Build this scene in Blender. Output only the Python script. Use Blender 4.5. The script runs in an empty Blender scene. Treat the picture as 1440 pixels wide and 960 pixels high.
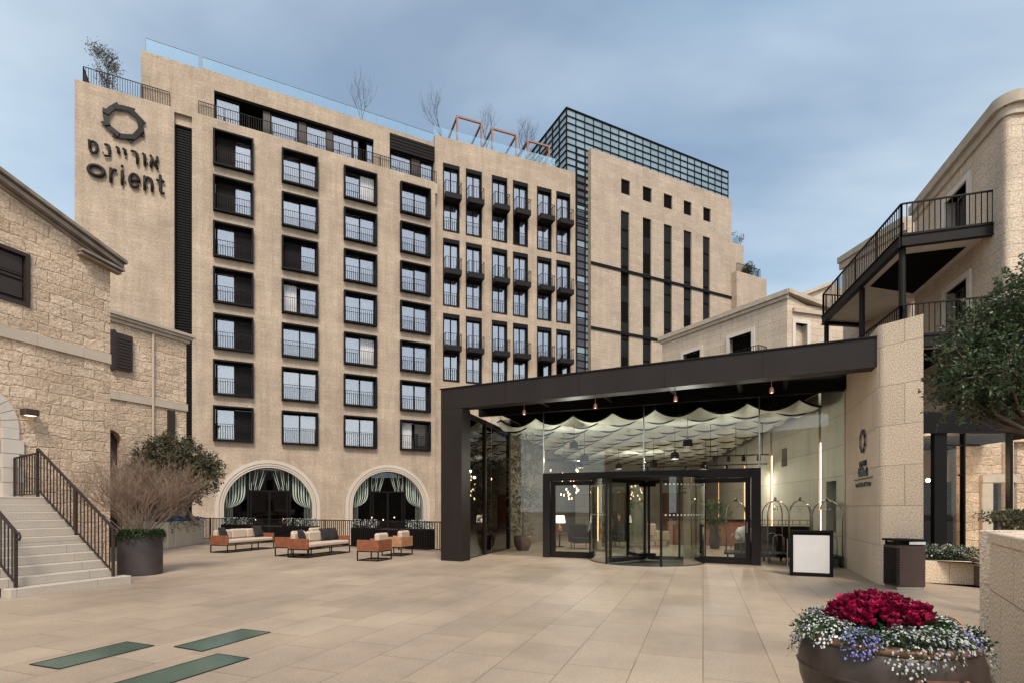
import bpy, math, random
from mathutils import Vector, Matrix
from mathutils.geometry import tessellate_polygon
R = math.radians
F, H, HOR = 738.0, 1.6, 713.0      # surveyed focal length (px of a 1440 frame), eye height, horizon row
sc = bpy.context.scene
col = sc.collection
rnd = random.Random(7)

# ------------------------------------------------------------------ survey helpers
def gx(px, Y): return (px-720.0)/F*Y
def gz(py, Y): return H+(HOR-py)/F*Y
def G(px, py):
    Y = H*F/(py-HOR)
    return (gx(px, Y), Y)
class Plane:
    """vertical plane through a surveyed point; u runs to the right, y runs into the building"""
    def __init__(s, p, d):
        l = math.hypot(*d); d = (d[0]/l, d[1]/l)
        n = (d[1], -d[0])
        if n[0]*(-p[0])+n[1]*(-p[1]) < 0: d = (-d[0], -d[1]); n = (-n[0], -n[1])
        s.o, s.d, s.n = p, d, n
        s.th = math.atan2(d[1], d[0])
    def u(s, px, out=0.0):
        r = (px-720.0)/F
        ox, oy = s.o[0]+s.n[0]*out, s.o[1]+s.n[1]*out
        # ox+u*dx = r*(oy+u*dy)
        return (r*oy-ox)/(s.d[0]-r*s.d[1])
    def Y(s, px, out=0.0):
        return s.o[1]+s.n[1]*out+s.u(px, out)*s.d[1]
    def uz(s, px, py, out=0.0):
        return s.u(px, out), gz(py, s.Y(px, out))
    def P(s, u, out=0.0):
        return (s.o[0]+s.d[0]*u+s.n[0]*out, s.o[1]+s.d[1]*u+s.n[1]*out)
def vp(px, Y0, v):
    return Plane((gx(px, Y0), Y0), ((v-720.0)/F, 1.0))

# ------------------------------------------------------------------ mesh builder
class MB:
    def __init__(s): s.v = []; s.f = []; s.m = []; s.cur = 0
    def add(s, vs, fs):
        o = len(s.v); s.v.extend(vs)
        for f in fs:
            s.f.append([o+i for i in f]); s.m.append(s.cur)
    def box(s, x0, x1, y0, y1, z0, z1):
        s.add([(x0,y0,z0),(x1,y0,z0),(x1,y1,z0),(x0,y1,z0),(x0,y0,z1),(x1,y0,z1),(x1,y1,z1),(x0,y1,z1)],
              [(0,3,2,1),(4,5,6,7),(0,1,5,4),(1,2,6,5),(2,3,7,6),(3,0,4,7)])
        return s
    def rbox(s, x0, x1, y0, y1, z0, z1, b):
        """box with chamfered edges"""
        vs = []
        for sx in (0,1):
            for sy in (0,1):
                for sz in (0,1):
                    X = (x0,x1)[sx]; Y = (y0,y1)[sy]; Z = (z0,z1)[sz]
                    ix = b if sx == 0 else -b; iy = b if sy == 0 else -b; iz = b if sz == 0 else -b
                    vs += [(X,Y+iy,Z+iz),(X+ix,Y,Z+iz),(X+ix,Y+iy,Z)]
        def k(sx,sy,sz,a): return (sx*4+sy*2+sz)*3+a
        fs = []
        for a in range(2):
            fs.append([k(a,0,0,0),k(a,1,0,0),k(a,1,1,0),k(a,0,1,0)])
            fs.append([k(0,a,0,1),k(1,a,0,1),k(1,a,1,1),k(0,a,1,1)])
            fs.append([k(0,0,a,2),k(1,0,a,2),k(1,1,a,2),k(0,1,a,2)])
            for c in range(2):
                fs.append([k(a,c,0,0),k(a,c,1,0),k(a,c,1,1),k(a,c,0,1)])
                fs.append([k(a,0,c,0),k(a,1,c,0),k(a,1,c,2),k(a,0,c,2)])
                fs.append([k(0,a,c,1),k(1,a,c,1),k(1,a,c,2),k(0,a,c,2)])
                for e in range(2): fs.append([k(a,c,e,0),k(a,c,e,1),k(a,c,e,2)])
        s.add(vs, fs); return s
    def prism(s, poly, z0, z1):
        n = len(poly)
        vs = [(p[0],p[1],z0) for p in poly]+[(p[0],p[1],z1) for p in poly]
        s.add(vs, [list(range(n))[::-1], list(range(n,2*n))]+[(i,(i+1)%n,n+(i+1)%n,n+i) for i in range(n)])
        return s
    def bar(s, p, q, w, h=None):
        p, q = Vector(p), Vector(q); h = h or w
        t = (q-p).normalized()
        a = t.cross(Vector((0,0,1)))
        if a.length < .05: a = Vector((1,0,0))
        a.normalize(); b = a.cross(t).normalized()
        vs = []
        for c in (p, q):
            for sa, sb in ((-1,-1),(1,-1),(1,1),(-1,1)): vs.append(tuple(c+a*sa*w/2+b*sb*h/2))
        s.add(vs, [(0,3,2,1),(4,5,6,7),(0,1,5,4),(1,2,6,5),(2,3,7,6),(3,0,4,7)]); return s
    def tube(s, pts, r, n=6, r1=None, closed=False, cap=True):
        pts = [Vector(p) for p in pts]; m = len(pts)
        if r1 is None: r1 = r
        o = len(s.v); prev = None
        for i, p in enumerate(pts):
            if closed: t = pts[(i+1)%m]-pts[i-1]
            else: t = pts[min(i+1,m-1)]-pts[max(i-1,0)]
            if t.length < 1e-9: t = Vector((0,0,1))
            t.normalize()
            if prev is None:
                a = t.cross(Vector((0,0,1)))
                if a.length < .1: a = t.cross(Vector((0,1,0)))
            else:
                a = prev-t*prev.dot(t)
            a.normalize(); prev = a; b = t.cross(a)
            rr = r+(r1-r)*i/max(m-1,1)
            for k in range(n):
                an = 2*math.pi*k/n
                s.v.append(tuple(p+(a*math.cos(an)+b*math.sin(an))*rr))
        rng = m if closed else m-1
        for i in range(rng):
            for k in range(n):
                j = (i+1)%m
                s.f.append([o+i*n+k, o+i*n+(k+1)%n, o+j*n+(k+1)%n, o+j*n+k]); s.m.append(s.cur)
        if cap and not closed and n > 2:
            s.f.append([o+k for k in range(n)][::-1]); s.m.append(s.cur)
            s.f.append([o+(m-1)*n+k for k in range(n)]); s.m.append(s.cur)
        return s
    def lathe(s, prof, n=24, c=(0,0)):
        o = len(s.v); m = len(prof)
        for r, z in prof:
            for k in range(n):
                a = 2*math.pi*k/n
                s.v.append((c[0]+r*math.cos(a), c[1]+r*math.sin(a), z))
        for i in range(m-1):
            for k in range(n):
                s.f.append([o+i*n+k, o+i*n+(k+1)%n, o+(i+1)*n+(k+1)%n, o+(i+1)*n+k]); s.m.append(s.cur)
        return s
    def ball(s, c, r, n=8):
        s.lathe([(r*math.sin(math.pi*i/n) if 0 < i < n else .001*r, c[2]-r*math.cos(math.pi*i/n)) for i in range(n+1)], n, (c[0],c[1]))
        return s
    def wall(s, outer, holes=(), t=.4, rev=None):
        """outline (u,z) with holes; front at y=0, thickness t going in, reveals rev deep"""
        loops = [outer]+list(holes)
        vv = [Vector((p[0],p[1],0)) for l in loops for p in l]
        tris = tessellate_polygon([[Vector((p[0],p[1],0)) for p in l] for l in loops])
        s.add([(p.x,0,p.y) for p in vv], [tuple(t_) for t_ in tris])
        for li, l in enumerate(loops):
            d = t if li == 0 else (rev if rev is not None else t)
            n = len(l)
            s.add([(p[0],0,p[1]) for p in l]+[(p[0],d,p[1]) for p in l], [(i,(i+1)%n,n+(i+1)%n,n+i) for i in range(n)])
        return s
    def leaf(s, p, d, n, L, W):
        """a leaf: folded rhombus"""
        a = d.normalized(); b = a.cross(n)
        if b.length < 1e-4: b = a.cross(Vector((1,.3,.2)))
        b.normalize()
        up = b.cross(a)*W*.18
        s.add([tuple(p), tuple(p+a*L*.5+b*W*.5+up), tuple(p+a*L), tuple(p+a*L*.5-b*W*.5+up)], [(0,1,2),(0,2,3)])

def mk(name, mb, mats, parent=None, loc=(0,0,0), rz=0, uv=True, smooth=False):
    me = bpy.data.meshes.new(name)
    me.from_pydata(mb.v, [], mb.f)
    if not isinstance(mats, (list, tuple)): mats = [mats]
    for m in mats: me.materials.append(m)
    if len(mats) > 1:
        me.polygons.foreach_set('material_index', mb.m)
    me.update()
    if uv:
        l = me.uv_layers.new(name='UVMap').data
        V = me.vertices
        for p in me.polygons:
            n = p.normal
            if abs(n.z) > .75:
                for li, vi in zip(p.loop_indices, p.vertices):
                    c = V[vi].co; l[li].uv = (c.x, c.y)
            else:
                h = math.hypot(n.x, n.y) or 1
                tx, ty = -n.y/h, n.x/h
                if tx < 0 or (abs(tx) < 1e-6 and ty < 0): tx, ty = -tx, -ty
                for li, vi in zip(p.loop_indices, p.vertices):
                    c = V[vi].co; l[li].uv = (c.x*tx+c.y*ty, c.z)
    if smooth:
        me.polygons.foreach_set('use_smooth', [True]*len(me.polygons))
    o = bpy.data.objects.new(name, me); col.objects.link(o)
    if parent: o.parent = parent
    o.location = (loc[0], loc[1], loc[2] if len(loc) > 2 else 0); o.rotation_euler = (0,0,rz)
    return o
def tag(o, label=None, cat=None, group=None, kind=None):
    if label: o['label'] = label
    if cat: o['category'] = cat
    if group: o['group'] = group
    if kind: o['kind'] = kind
    return o
def thing(name, label, cat, loc=(0,0,0), rz=0, group=None):
    o = bpy.data.objects.new(name, None); col.objects.link(o)
    o.empty_display_size = .2
    o.location = (loc[0], loc[1], loc[2] if len(loc) > 2 else 0); o.rotation_euler = (0,0,rz)
    return tag(o, label, cat, group)
def kids(o): return [c for c in list(o.children)]
def copy_tree(o, parent=None):
    c = o.copy(); col.objects.link(c)
    if parent: c.parent = parent
    for ch in kids(o): copy_tree(ch, c)
    return c

# ------------------------------------------------------------------ materials
def new_mat(name):
    m = bpy.data.materials.new(name); m.use_nodes = True
    nt = m.node_tree; b = nt.nodes['Principled BSDF']
    return m, nt, b
def nd(nt, t, **k):
    n = nt.nodes.new(t)
    for a, v in k.items():
        if a in n.bl_rna.properties.keys(): setattr(n, a, v)
        else: n.inputs[a].default_value = v
    return n
def mix(nt, a, b, f, mode='MIX'):
    n = nt.nodes.new('ShaderNodeMix'); n.data_type = 'RGBA'; n.blend_type = mode
    for k, x in ((6,a),(7,b),(0,f)):
        if hasattr(x, 'links') or hasattr(x, 'is_linked'): nt.links.new(x, n.inputs[k])
        else: n.inputs[k].default_value = (*x, 1) if isinstance(x, tuple) and len(x) == 3 else x
    return n.outputs[2]
def ramp(nt, fac, p0, p1, c0=(0,0,0), c1=(1,1,1)):
    r = nt.nodes.new('ShaderNodeValToRGB'); e = r.color_ramp.elements
    e[0].position = p0; e[1].position = p1; e[0].color = (*c0,1); e[1].color = (*c1,1)
    nt.links.new(fac, r.inputs[0]); return r.outputs[0]
def math_(nt, op, a, b):
    n = nt.nodes.new('ShaderNodeMath'); n.operation = op
    for k, x in ((0,a),(1,b)):
        if hasattr(x, 'is_linked'): nt.links.new(x, n.inputs[k])
        else: n.inputs[k].default_value = x
    return n.outputs[0]
def plain(name, c, rough=.6, metal=0, noise=.15, nscale=4, bump=0, bscale=40, spec=.5, coat=0):
    m, nt, b = new_mat(name)
    b.inputs['Roughness'].default_value = rough; b.inputs['Metallic'].default_value = metal
    b.inputs['Specular IOR Level'].default_value = spec
    tc = nd(nt, 'ShaderNodeTexCoord')
    n = nd(nt, 'ShaderNodeTexNoise', Scale=nscale, Detail=5.0); nt.links.new(tc.outputs['Object'], n.inputs['Vector'])
    r = ramp(nt, n.outputs[0], .3, .7, tuple(x*(1-noise) for x in c), tuple(min(1, x*(1+noise)) for x in c))
    nt.links.new(r, b.inputs['Base Color'])
    if bump:
        n2 = nd(nt, 'ShaderNodeTexNoise', Scale=bscale, Detail=4.0); nt.links.new(tc.outputs['Object'], n2.inputs['Vector'])
        bp = nd(nt, 'ShaderNodeBump', Strength=bump, Distance=.01); nt.links.new(n2.outputs[0], bp.inputs['Height'])
        nt.links.new(bp.outputs[0], b.inputs['Normal'])
    if coat: b.inputs['Coat Weight'].default_value = coat
    return m
def masonry(name, c1, c2, cm, bw, bh, ms, distort=0, bump=.4, rough=.85, big=.12, speck=.12, speck_scale=60,
            relief=0, relief_scale=6, rot=0, off=.5, patch=None, dist=.03, smooth=.4, jw=1.0, streak=0, dsc=2.2):
    m, nt, b = new_mat(name)
    b.inputs['Roughness'].default_value = rough; b.inputs['Specular IOR Level'].default_value = .3
    uvn = nd(nt, 'ShaderNodeUVMap'); v = uvn.outputs[0]
    if rot:
        mp = nd(nt, 'ShaderNodeMapping'); mp.inputs['Rotation'].default_value = (0,0,rot); nt.links.new(v, mp.inputs[0]); v = mp.outputs[0]
    v0 = v
    if distort:
        dn = nd(nt, 'ShaderNodeTexNoise', Scale=dsc, Detail=3.0); nt.links.new(v, dn.inputs['Vector'])
        s_ = nd(nt, 'ShaderNodeVectorMath', operation='SUBTRACT'); nt.links.new(dn.outputs[1], s_.inputs[0]); s_.inputs[1].default_value = (.5,.5,.5)
        k_ = nd(nt, 'ShaderNodeVectorMath', operation='SCALE'); nt.links.new(s_.outputs[0], k_.inputs[0]); k_.inputs['Scale'].default_value = distort
        a_ = nd(nt, 'ShaderNodeVectorMath', operation='ADD'); nt.links.new(v, a_.inputs[0]); nt.links.new(k_.outputs[0], a_.inputs[1]); v = a_.outputs[0]
    br = nd(nt, 'ShaderNodeTexBrick', Scale=1.0, offset=off)
    br.inputs['Brick Width'].default_value = bw; br.inputs['Row Height'].default_value = bh
    br.inputs['Mortar Size'].default_value = ms; br.inputs['Mortar Smooth'].default_value = smooth; br.inputs['Bias'].default_value = 0
    br.inputs['Color1'].default_value = (*c1,1); br.inputs['Color2'].default_value = (*c2,1); br.inputs['Mortar'].default_value = (*cm,1)
    nt.links.new(v, br.inputs[0])
    c = br.outputs[0]
    n1 = nd(nt, 'ShaderNodeTexNoise', Scale=.35, Detail=6.0, Roughness=.65); nt.links.new(v0, n1.inputs['Vector'])
    c = mix(nt, c, ramp(nt, n1.outputs[0], .3, .7, (1-big*1.6,)*3, (1+big*.6,)*3), 1.0, 'MULTIPLY')
    n2 = nd(nt, 'ShaderNodeTexNoise', Scale=speck_scale, Detail=3.0); nt.links.new(v0, n2.inputs['Vector'])
    c = mix(nt, c, ramp(nt, n2.outputs[0], .35, .65, (1-speck,)*3, (1+speck,)*3), 1.0, 'MULTIPLY')
    if streak:
        sm_ = nd(nt, 'ShaderNodeMapping'); sm_.inputs['Scale'].default_value = (1.3,.10,1); nt.links.new(v0, sm_.inputs[0])
        n5 = nd(nt, 'ShaderNodeTexNoise', Scale=1.6, Detail=7.0, Roughness=.7); nt.links.new(sm_.outputs[0], n5.inputs['Vector'])
        c = mix(nt, c, ramp(nt, n5.outputs[0], .35, .7, (1-streak,)*3, (1+streak*.5,)*3), 1.0, 'MULTIPLY')
    if patch:
        n4 = nd(nt, 'ShaderNodeTexNoise', Scale=1.1, Detail=5.0, Roughness=.7); nt.links.new(v0, n4.inputs['Vector'])
        c = mix(nt, c, patch, ramp(nt, n4.outputs[0], .5, .75, (0,0,0), (.55,.55,.55)))
    nt.links.new(c, b.inputs['Base Color'])
    h = math_(nt, 'MULTIPLY', br.outputs[1], -jw)
    h = math_(nt, 'ADD', h, math_(nt, 'MULTIPLY', n2.outputs[0], .35))
    if relief:
        n3 = nd(nt, 'ShaderNodeTexNoise', Scale=relief_scale, Detail=8.0, Roughness=.7); nt.links.new(v0, n3.inputs['Vector'])
        h = math_(nt, 'ADD', h, math_(nt, 'MULTIPLY', n3.outputs[0], relief))
    bp = nd(nt, 'ShaderNodeBump', Strength=bump, Distance=dist); nt.links.new(h, bp.inputs['Height'])
    nt.links.new(bp.outputs[0], b.inputs['Normal'])
    return m
def glass(name, tint=(.9,.95,.92), k=1.0, base=0.0, rough=.01, gcol=(1,1,1)):
    m = bpy.data.materials.new(name); m.use_nodes = True; nt = m.node_tree
    nt.nodes.remove(nt.nodes['Principled BSDF']); out = nt.nodes['Material Output']
    tr = nd(nt, 'ShaderNodeBsdfTransparent'); tr.inputs[0].default_value = (*tint,1)
    gl = nd(nt, 'ShaderNodeBsdfGlossy', Roughness=rough); gl.inputs[0].default_value = (*gcol,1)
    fr = nd(nt, 'ShaderNodeFresnel', IOR=1.52)
    f = math_(nt, 'MINIMUM', math_(nt, 'ADD', math_(nt, 'MULTIPLY', fr.outputs[0], k), base), 1.0)
    mx = nd(nt, 'ShaderNodeMixShader'); nt.links.new(f, mx.inputs[0]); nt.links.new(tr.outputs[0], mx.inputs[1]); nt.links.new(gl.outputs[0], mx.inputs[2])
    nt.links.new(mx.outputs[0], out.inputs[0]); return m
def emit(name, c, s):
    m, nt, b = new_mat(name)
    b.inputs['Base Color'].default_value = (*c,1); b.inputs['Emission Color'].default_value = (*c,1); b.inputs['Emission Strength'].default_value = s
    return m
def foliage(name, c1, c2, rough=.55, trans=.3, scale=3.0):
    m, nt, b = new_mat(name)
    tc = nd(nt, 'ShaderNodeTexCoord'); n = nd(nt, 'ShaderNodeTexNoise', Scale=scale, Detail=3.0); nt.links.new(tc.outputs['Object'], n.inputs[0])
    wn = nd(nt, 'ShaderNodeNewGeometry')
    r = ramp(nt, wn.outputs['Random Per Island'], 0.0, 1.0, c1, c2)
    r2 = mix(nt, r, ramp(nt, n.outputs[0], .35, .65, (.6,.6,.6), (1.25,1.25,1.25)), 1.0, 'MULTIPLY')
    nt.links.new(r2, b.inputs['Base Color']); b.inputs['Roughness'].default_value = rough
    b.inputs['Specular IOR Level'].default_value = .3
    if trans:
        t = nd(nt, 'ShaderNodeBsdfTranslucent'); nt.links.new(r2, t.inputs[0])
        mx = nd(nt, 'ShaderNodeMixShader'); mx.inputs[0].default_value = trans
        nt.links.new(b.outputs[0], mx.inputs[1]); nt.links.new(t.outputs[0], mx.inputs[2]); nt.links.new(mx.outputs[0], nt.nodes['Material Output'].inputs[0])
    return m

M = {}
M['hotel'] = masonry('hotel_limestone', (.46,.347,.253), (.415,.31,.225), (.37,.275,.2), .9, .30, .007, bump=.4, speck=.14, speck_scale=9, big=.16, relief=.7, relief_scale=7, streak=.17)
M['tower'] = masonry('tower_limestone', (.455,.35,.262), (.40,.305,.225), (.35,.26,.19), .9, .32, .008, bump=.5, speck=.2, speck_scale=10, big=.12, relief=.8, relief_scale=7, streak=.10)
M['rubble'] = masonry('rubble_stone', (.82,.61,.44), (.60,.43,.295), (.62,.45,.315), .56, .29, .026, distort=.30, bump=1.0, speck=.20, speck_scale=16, big=.18, relief=3.0, relief_scale=6, patch=(.62,.42,.27), dist=.04, smooth=1.0, jw=.6, dsc=1.5)
M['smooth'] = masonry('dressed_stone', (.54,.44,.34), (.50,.405,.31), (.3,.24,.19), 1.1, .9, .006, bump=.2, speck=.06, speck_scale=30, big=.1)
M['step'] = masonry('step_stone', (.50,.425,.35), (.45,.38,.31), (.25,.2,.17), 1.3, .9, .005, bump=.2, speck=.08, speck_scale=35, big=.14)
M['arch'] = masonry('arch_stone', (.52,.44,.36), (.48,.40,.325), (.4,.33,.26), 2.5, 2.5, .004, bump=.2, speck=.06, speck_scale=30, big=.08)
M['granite'] = masonry('bush_hammered_stone', (.72,.56,.405), (.65,.50,.36), (.40,.30,.215), .95, .82, .006, bump=.8, speck=.36, speck_scale=48, big=.08, relief=.4, relief_scale=30)
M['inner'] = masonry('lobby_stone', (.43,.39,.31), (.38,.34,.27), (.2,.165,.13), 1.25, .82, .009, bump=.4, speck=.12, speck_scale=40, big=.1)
M['right'] = masonry('right_building_stone', (.62,.485,.365), (.55,.43,.32), (.47,.36,.265), .9, .40, .010, bump=.7, speck=.22, speck_scale=16, big=.12, relief=1.0, relief_scale=8, streak=.10)
M['pave'] = masonry('plaza_paving', (.415,.315,.228), (.345,.26,.187), (.17,.127,.092), 1.05, .66, .006, bump=.35, rough=.5, speck=.12, speck_scale=45, big=.2, relief=.8, relief_scale=5, rot=R(-70), off=.37, patch=(.44,.32,.21))
M['trim'] = plain('stone_trim', (.58,.5,.42), .8, noise=.08, bump=.2, nscale=3)
M['cornice'] = plain('cornice_stone', (.22,.175,.14), .85, noise=.25, bump=.4, nscale=3)
M['cornice_l'] = plain('light_cornice_stone', (.42,.34,.26), .85, noise=.12, bump=.3, nscale=3)
M['black'] = plain('black_metal', (.006,.005,.005), .6, noise=.1, spec=.12)
M['metal'] = plain('dark_bronze_metal', (.013,.010,.009), .55, noise=.12, spec=.15)
M['canopy'] = plain('canopy_bronze', (.019,.0135,.0115), .5, noise=.14, nscale=1.2, spec=.2)
M['shutter'] = plain('brown_shutter', (.028,.015,.010), .55, noise=.15)
M['letters'] = plain('sign_metal', (.016,.013,.011), .6, metal=.0, spec=.2, noise=.1)
M['copper'] = plain('orange_steel', (.25,.12,.075), .6, noise=.15)
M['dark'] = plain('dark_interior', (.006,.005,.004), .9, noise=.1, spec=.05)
M['roomwall'] = plain('room_wall', (.16,.12,.085), .9, noise=.2)
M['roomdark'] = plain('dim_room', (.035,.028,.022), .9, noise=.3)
M['slat'] = plain('louvre_metal', (.011,.008,.007), .6, noise=.1, spec=.12)
M['edge'] = plain('grey_edge_profile', (.16,.17,.17), .5, noise=.05)
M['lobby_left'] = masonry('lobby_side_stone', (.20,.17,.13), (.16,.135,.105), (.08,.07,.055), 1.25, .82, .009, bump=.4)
M['curt_w'] = plain('white_curtain', (.56,.54,.54), .9, noise=.08)
M['curt_g'] = plain('green_curtain', (.43,.475,.40), .85, noise=.1)
M['win'] = glass('window_glass', (.80,.80,.80), 1.3, .20, gcol=(.84,.83,.88))
M['win_dark'] = glass('dark_window_glass', (.3,.3,.3), 1.0, .02, gcol=(.9,.9,.95))
M['lobby'] = glass('lobby_glass', (.92,.955,.93), .75, 0.0)
M['shop'] = glass('shop_glass', (.95,.96,.95), .2, .0)
M['side'] = glass('tinted_side_glass', (.72,.68,.60), 1.2, .03)
M['balu'] = glass('balustrade_glass', (.91,.97,.985), .5, .02, gcol=(.9,.98,1.0))
M['drum'] = glass('drum_glass', (.88,.94,.90), .45, .02)
M['tglass'] = plain('roof_glazing', (.19,.25,.285), .15, noise=.2, nscale=.35, spec=.9)
M['tglass_d'] = plain('stair_glass_dark', (.05,.045,.05), .3, noise=.15, spec=.4)
M['slotglass'] = plain('slot_glass', (.008,.007,.006), .4, noise=.4, nscale=1, spec=.15)
M['floorglass'] = plain('green_floor_glass', (.06,.105,.08), .2, noise=.3, nscale=1.4, spec=.6)
M['wood'] = plain('teak_slats', (.23,.075,.035), .5, noise=.25, nscale=7)
M['wood_l'] = plain('light_teak_slats', (.40,.2,.1), .5, noise=.2, nscale=7)
M['cush'] = plain('beige_cushion', (.50,.385,.29), .95, noise=.06, bump=.2, bscale=120)
M['cush_d'] = plain('dark_pillow', (.018,.015,.014), .95, noise=.5, nscale=18, bump=.2)
M['sail'] = plain('sail_fabric', (.58,.58,.50), .9, noise=.05)
M['brass'] = plain('brushed_brass', (.52,.46,.39), .22, metal=1, noise=.1)
M['chrome'] = plain('steel', (.45,.43,.4), .25, metal=1, noise=.1)
M['white'] = plain('white_panel', (.62,.58,.55), .5, noise=.03)
M['bin'] = plain('brown_bin', (.055,.026,.018), .5, noise=.12)
M['pot'] = plain('dark_pot', (.045,.034,.033), .5, noise=.35, nscale=2.5, bump=.15, bscale=15)
M['bowl'] = plain('hammered_bronze', (.055,.038,.03), .42, metal=.35, noise=.45, nscale=4, bump=.35, bscale=14)
M['rim'] = plain('rusty_bronze_rim', (.15,.075,.045), .5, metal=.3, noise=.4, nscale=8, bump=.3, bscale=30)
M['soil'] = plain('soil', (.03,.02,.014), .95, noise=.3, nscale=20)
M['bark'] = plain('bark', (.10,.07,.05), .9, noise=.3, nscale=9)
M['twig'] = plain('bare_twig', (.22,.145,.10), .85, noise=.3, nscale=5)
M['twig_g'] = plain('grey_twig', (.07,.055,.05), .85, noise=.3, nscale=5)
M['leaf_dark'] = foliage('glossy_dark_leaves', (.012,.03,.010), (.055,.10,.03), rough=.35, trans=.15)
M['leaf_gloss'] = foliage('evergreen_leaves', (.025,.042,.02), (.14,.175,.085), rough=.33, trans=.2)
M['leaf_olive'] = foliage('olive_leaves', (.06,.058,.03), (.17,.155,.085), trans=.2)
M['leaf_mid'] = foliage('garden_leaves', (.03,.055,.018), (.10,.14,.06))
M['red'] = foliage('crimson_petals', (.07,.001,.014), (.52,.008,.075), trans=.25, scale=6)
M['wflower'] = foliage('white_petals', (.55,.55,.5), (.8,.8,.74), trans=.2)
M['vflower'] = foliage('violet_petals', (.13,.13,.38), (.30,.27,.60), trans=.2)
M['pflower'] = foliage('pink_petals', (.45,.2,.25), (.65,.45,.48), trans=.2)
M['warm'] = emit('warm_light', (1,.55,.30), 3.5)
M['bulb'] = emit('warm_bulb', (1,.62,.35), 9.0)
M['shade'] = emit('lit_lamp_shade', (1,.82,.62), 1.0)
CLOUD_D, CLOUD_L, SKY_TINT = (1.45,2.15,2.95), (3.7,4.2,4.5), (.38,.44,.49)
# ================================================================== HOTEL
W = vp(327, 37.5, 2190)                         # left wing facade
HR = (W.o[0], W.o[1], 0)
hotel = thing('hotel_building', 'tall beige limestone hotel with rows of black box windows and a sign pylon', 'hotel', HR)
def hk(name, mb, mats, pl=W, u=0, out=0, z=0, parent=None, **k):
    p = pl.P(u, out)
    if parent is None: parent = hotel
    return mk(name, mb, mats, parent, (p[0]-HR[0], p[1]-HR[1], z), pl.th, **k)
uS0, uS1 = W.u(105), W.u(245)                   # pylon
uT1 = W.u(270)
uE = W.u(612)
zDeck = W.uz(279, 160)[1]
zPar = W.uz(450, 146)[1]
zBase = -3.2
# window grid
cols = [(299.5,356.5),(396.5,447.5),(484,530.5),(563,606.5)]
zt0 = sum(W.uz(a, y, .3)[1] for a, y in ((299.5,179),(396.5,206),(483.5,232),(562.5,255)))/4
zt6 = sum(W.uz(a, y, .3)[1] for a, y in ((301,569),(397.5,575.5),(485,583),(564,589)))/4
zb6 = sum(W.uz(a, y, .3)[1] for a, y in ((302,620),(398,623),(485,627),(564.5,631)))/4
pitch = (zt0-zt6)/6; wh = zt6-zb6
ucol = [(W.u(a, .3), W.u(b, .3)) for a, b in cols]
ww = sum(b-a for a, b in ucol)/4
print('box windows pitch', pitch, 'h', wh, 'w', [b-a for a, b in ucol])
holes = []
for a, b in ucol:
    c = (a+b)/2
    for k in range(7):
        zt = zt0-k*pitch
        holes.append([(c-ww/2+.1, zt-wh+.1), (c+ww/2-.1, zt-wh+.1), (c+ww/2-.1, zt-.1), (c-ww/2+.1, zt-.1)])
# arches
arches = []
for pa, pb, pt, ptop in ((314.5,439.5,377,656.5),(495.5,595.5,546,662)):
    a, b = W.u(pa), W.u(pb); r = (b-a)/2; c = (a+b)/2; ztop = W.uz(pt, ptop)[1]
    arches.append((c, r, ztop-r))
aBase = -2.4
def arch_poly(c, r, zs, base, n=28):
    return [(c-r, base), (c+r, base)]+[(c+r*math.cos(math.pi*i/n), zs+r*math.sin(math.pi*i/n)) for i in range(n+1)]
ah = [arch_poly(c, r, zs, aBase) for c, r, zs in arches]
mb = MB(); mb.wall([(uT1,zBase),(uE,zBase),(uE,zDeck),(uT1,zDeck)], holes+ah, .8, .8)
hk('wall', mb, M['hotel'])
# upper storey band, slightly set back, with two long openings
pU = .25
U = Plane(W.P(0, -pU), W.d)
l1 = (U.u(301), U.u(525.5)); l2 = (U.u(548), U.u(611))
zl1 = U.uz(301, 127)[1]; zl2 = U.uz(548, 187)[1]
mb = MB()
for a_, b_ in ((U.u(283), l1[0]), (l1[1], l2[0]), (l2[1], uE)): mb.box(a_, b_, 0, 1.55, zDeck-1, zPar)
for (a_, b_), z_ in ((l1, zl1), (l2, zl2)): mb.box(a_, b_, 0, 1.55, z_, zPar)
mb.box(U.u(198), U.u(283), 0, 9, zDeck-1, zPar-.12)
hk('attic_wall', mb, M['hotel'], U)
# recessed strip + pylon
zSt = W.uz(247, 158)[1]; zPy = (W.uz(106, 109)[1]+W.uz(245, 154)[1])/2
mb = MB(); mb.box(uS1, uT1, .5, .8, zBase, zSt)
o = hk('perforated_panel', mb, M['slat'])
mb = MB()
for i in range(150):                               # fine screen on the strip
    z = zBase+4+i*(zSt-zBase-4)/150
    mb.box(uS1+.05, uT1-.05, .40, .5, z, z+.12)
hk('screen_louvres', mb, M['black'])
mb = MB(); mb.box(uS1-.01, uT1, 0, .5, zSt, zDeck); mb.box(uS1-.01, uT1+.01, .8, 3, zBase, zDeck)
hk('strip_wall', mb, M['hotel'])
mb = MB(); mb.box(uS0, uS1, 0, 7, zBase, zPy)
hk('pylon_wall', mb, M['hotel'])

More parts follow.
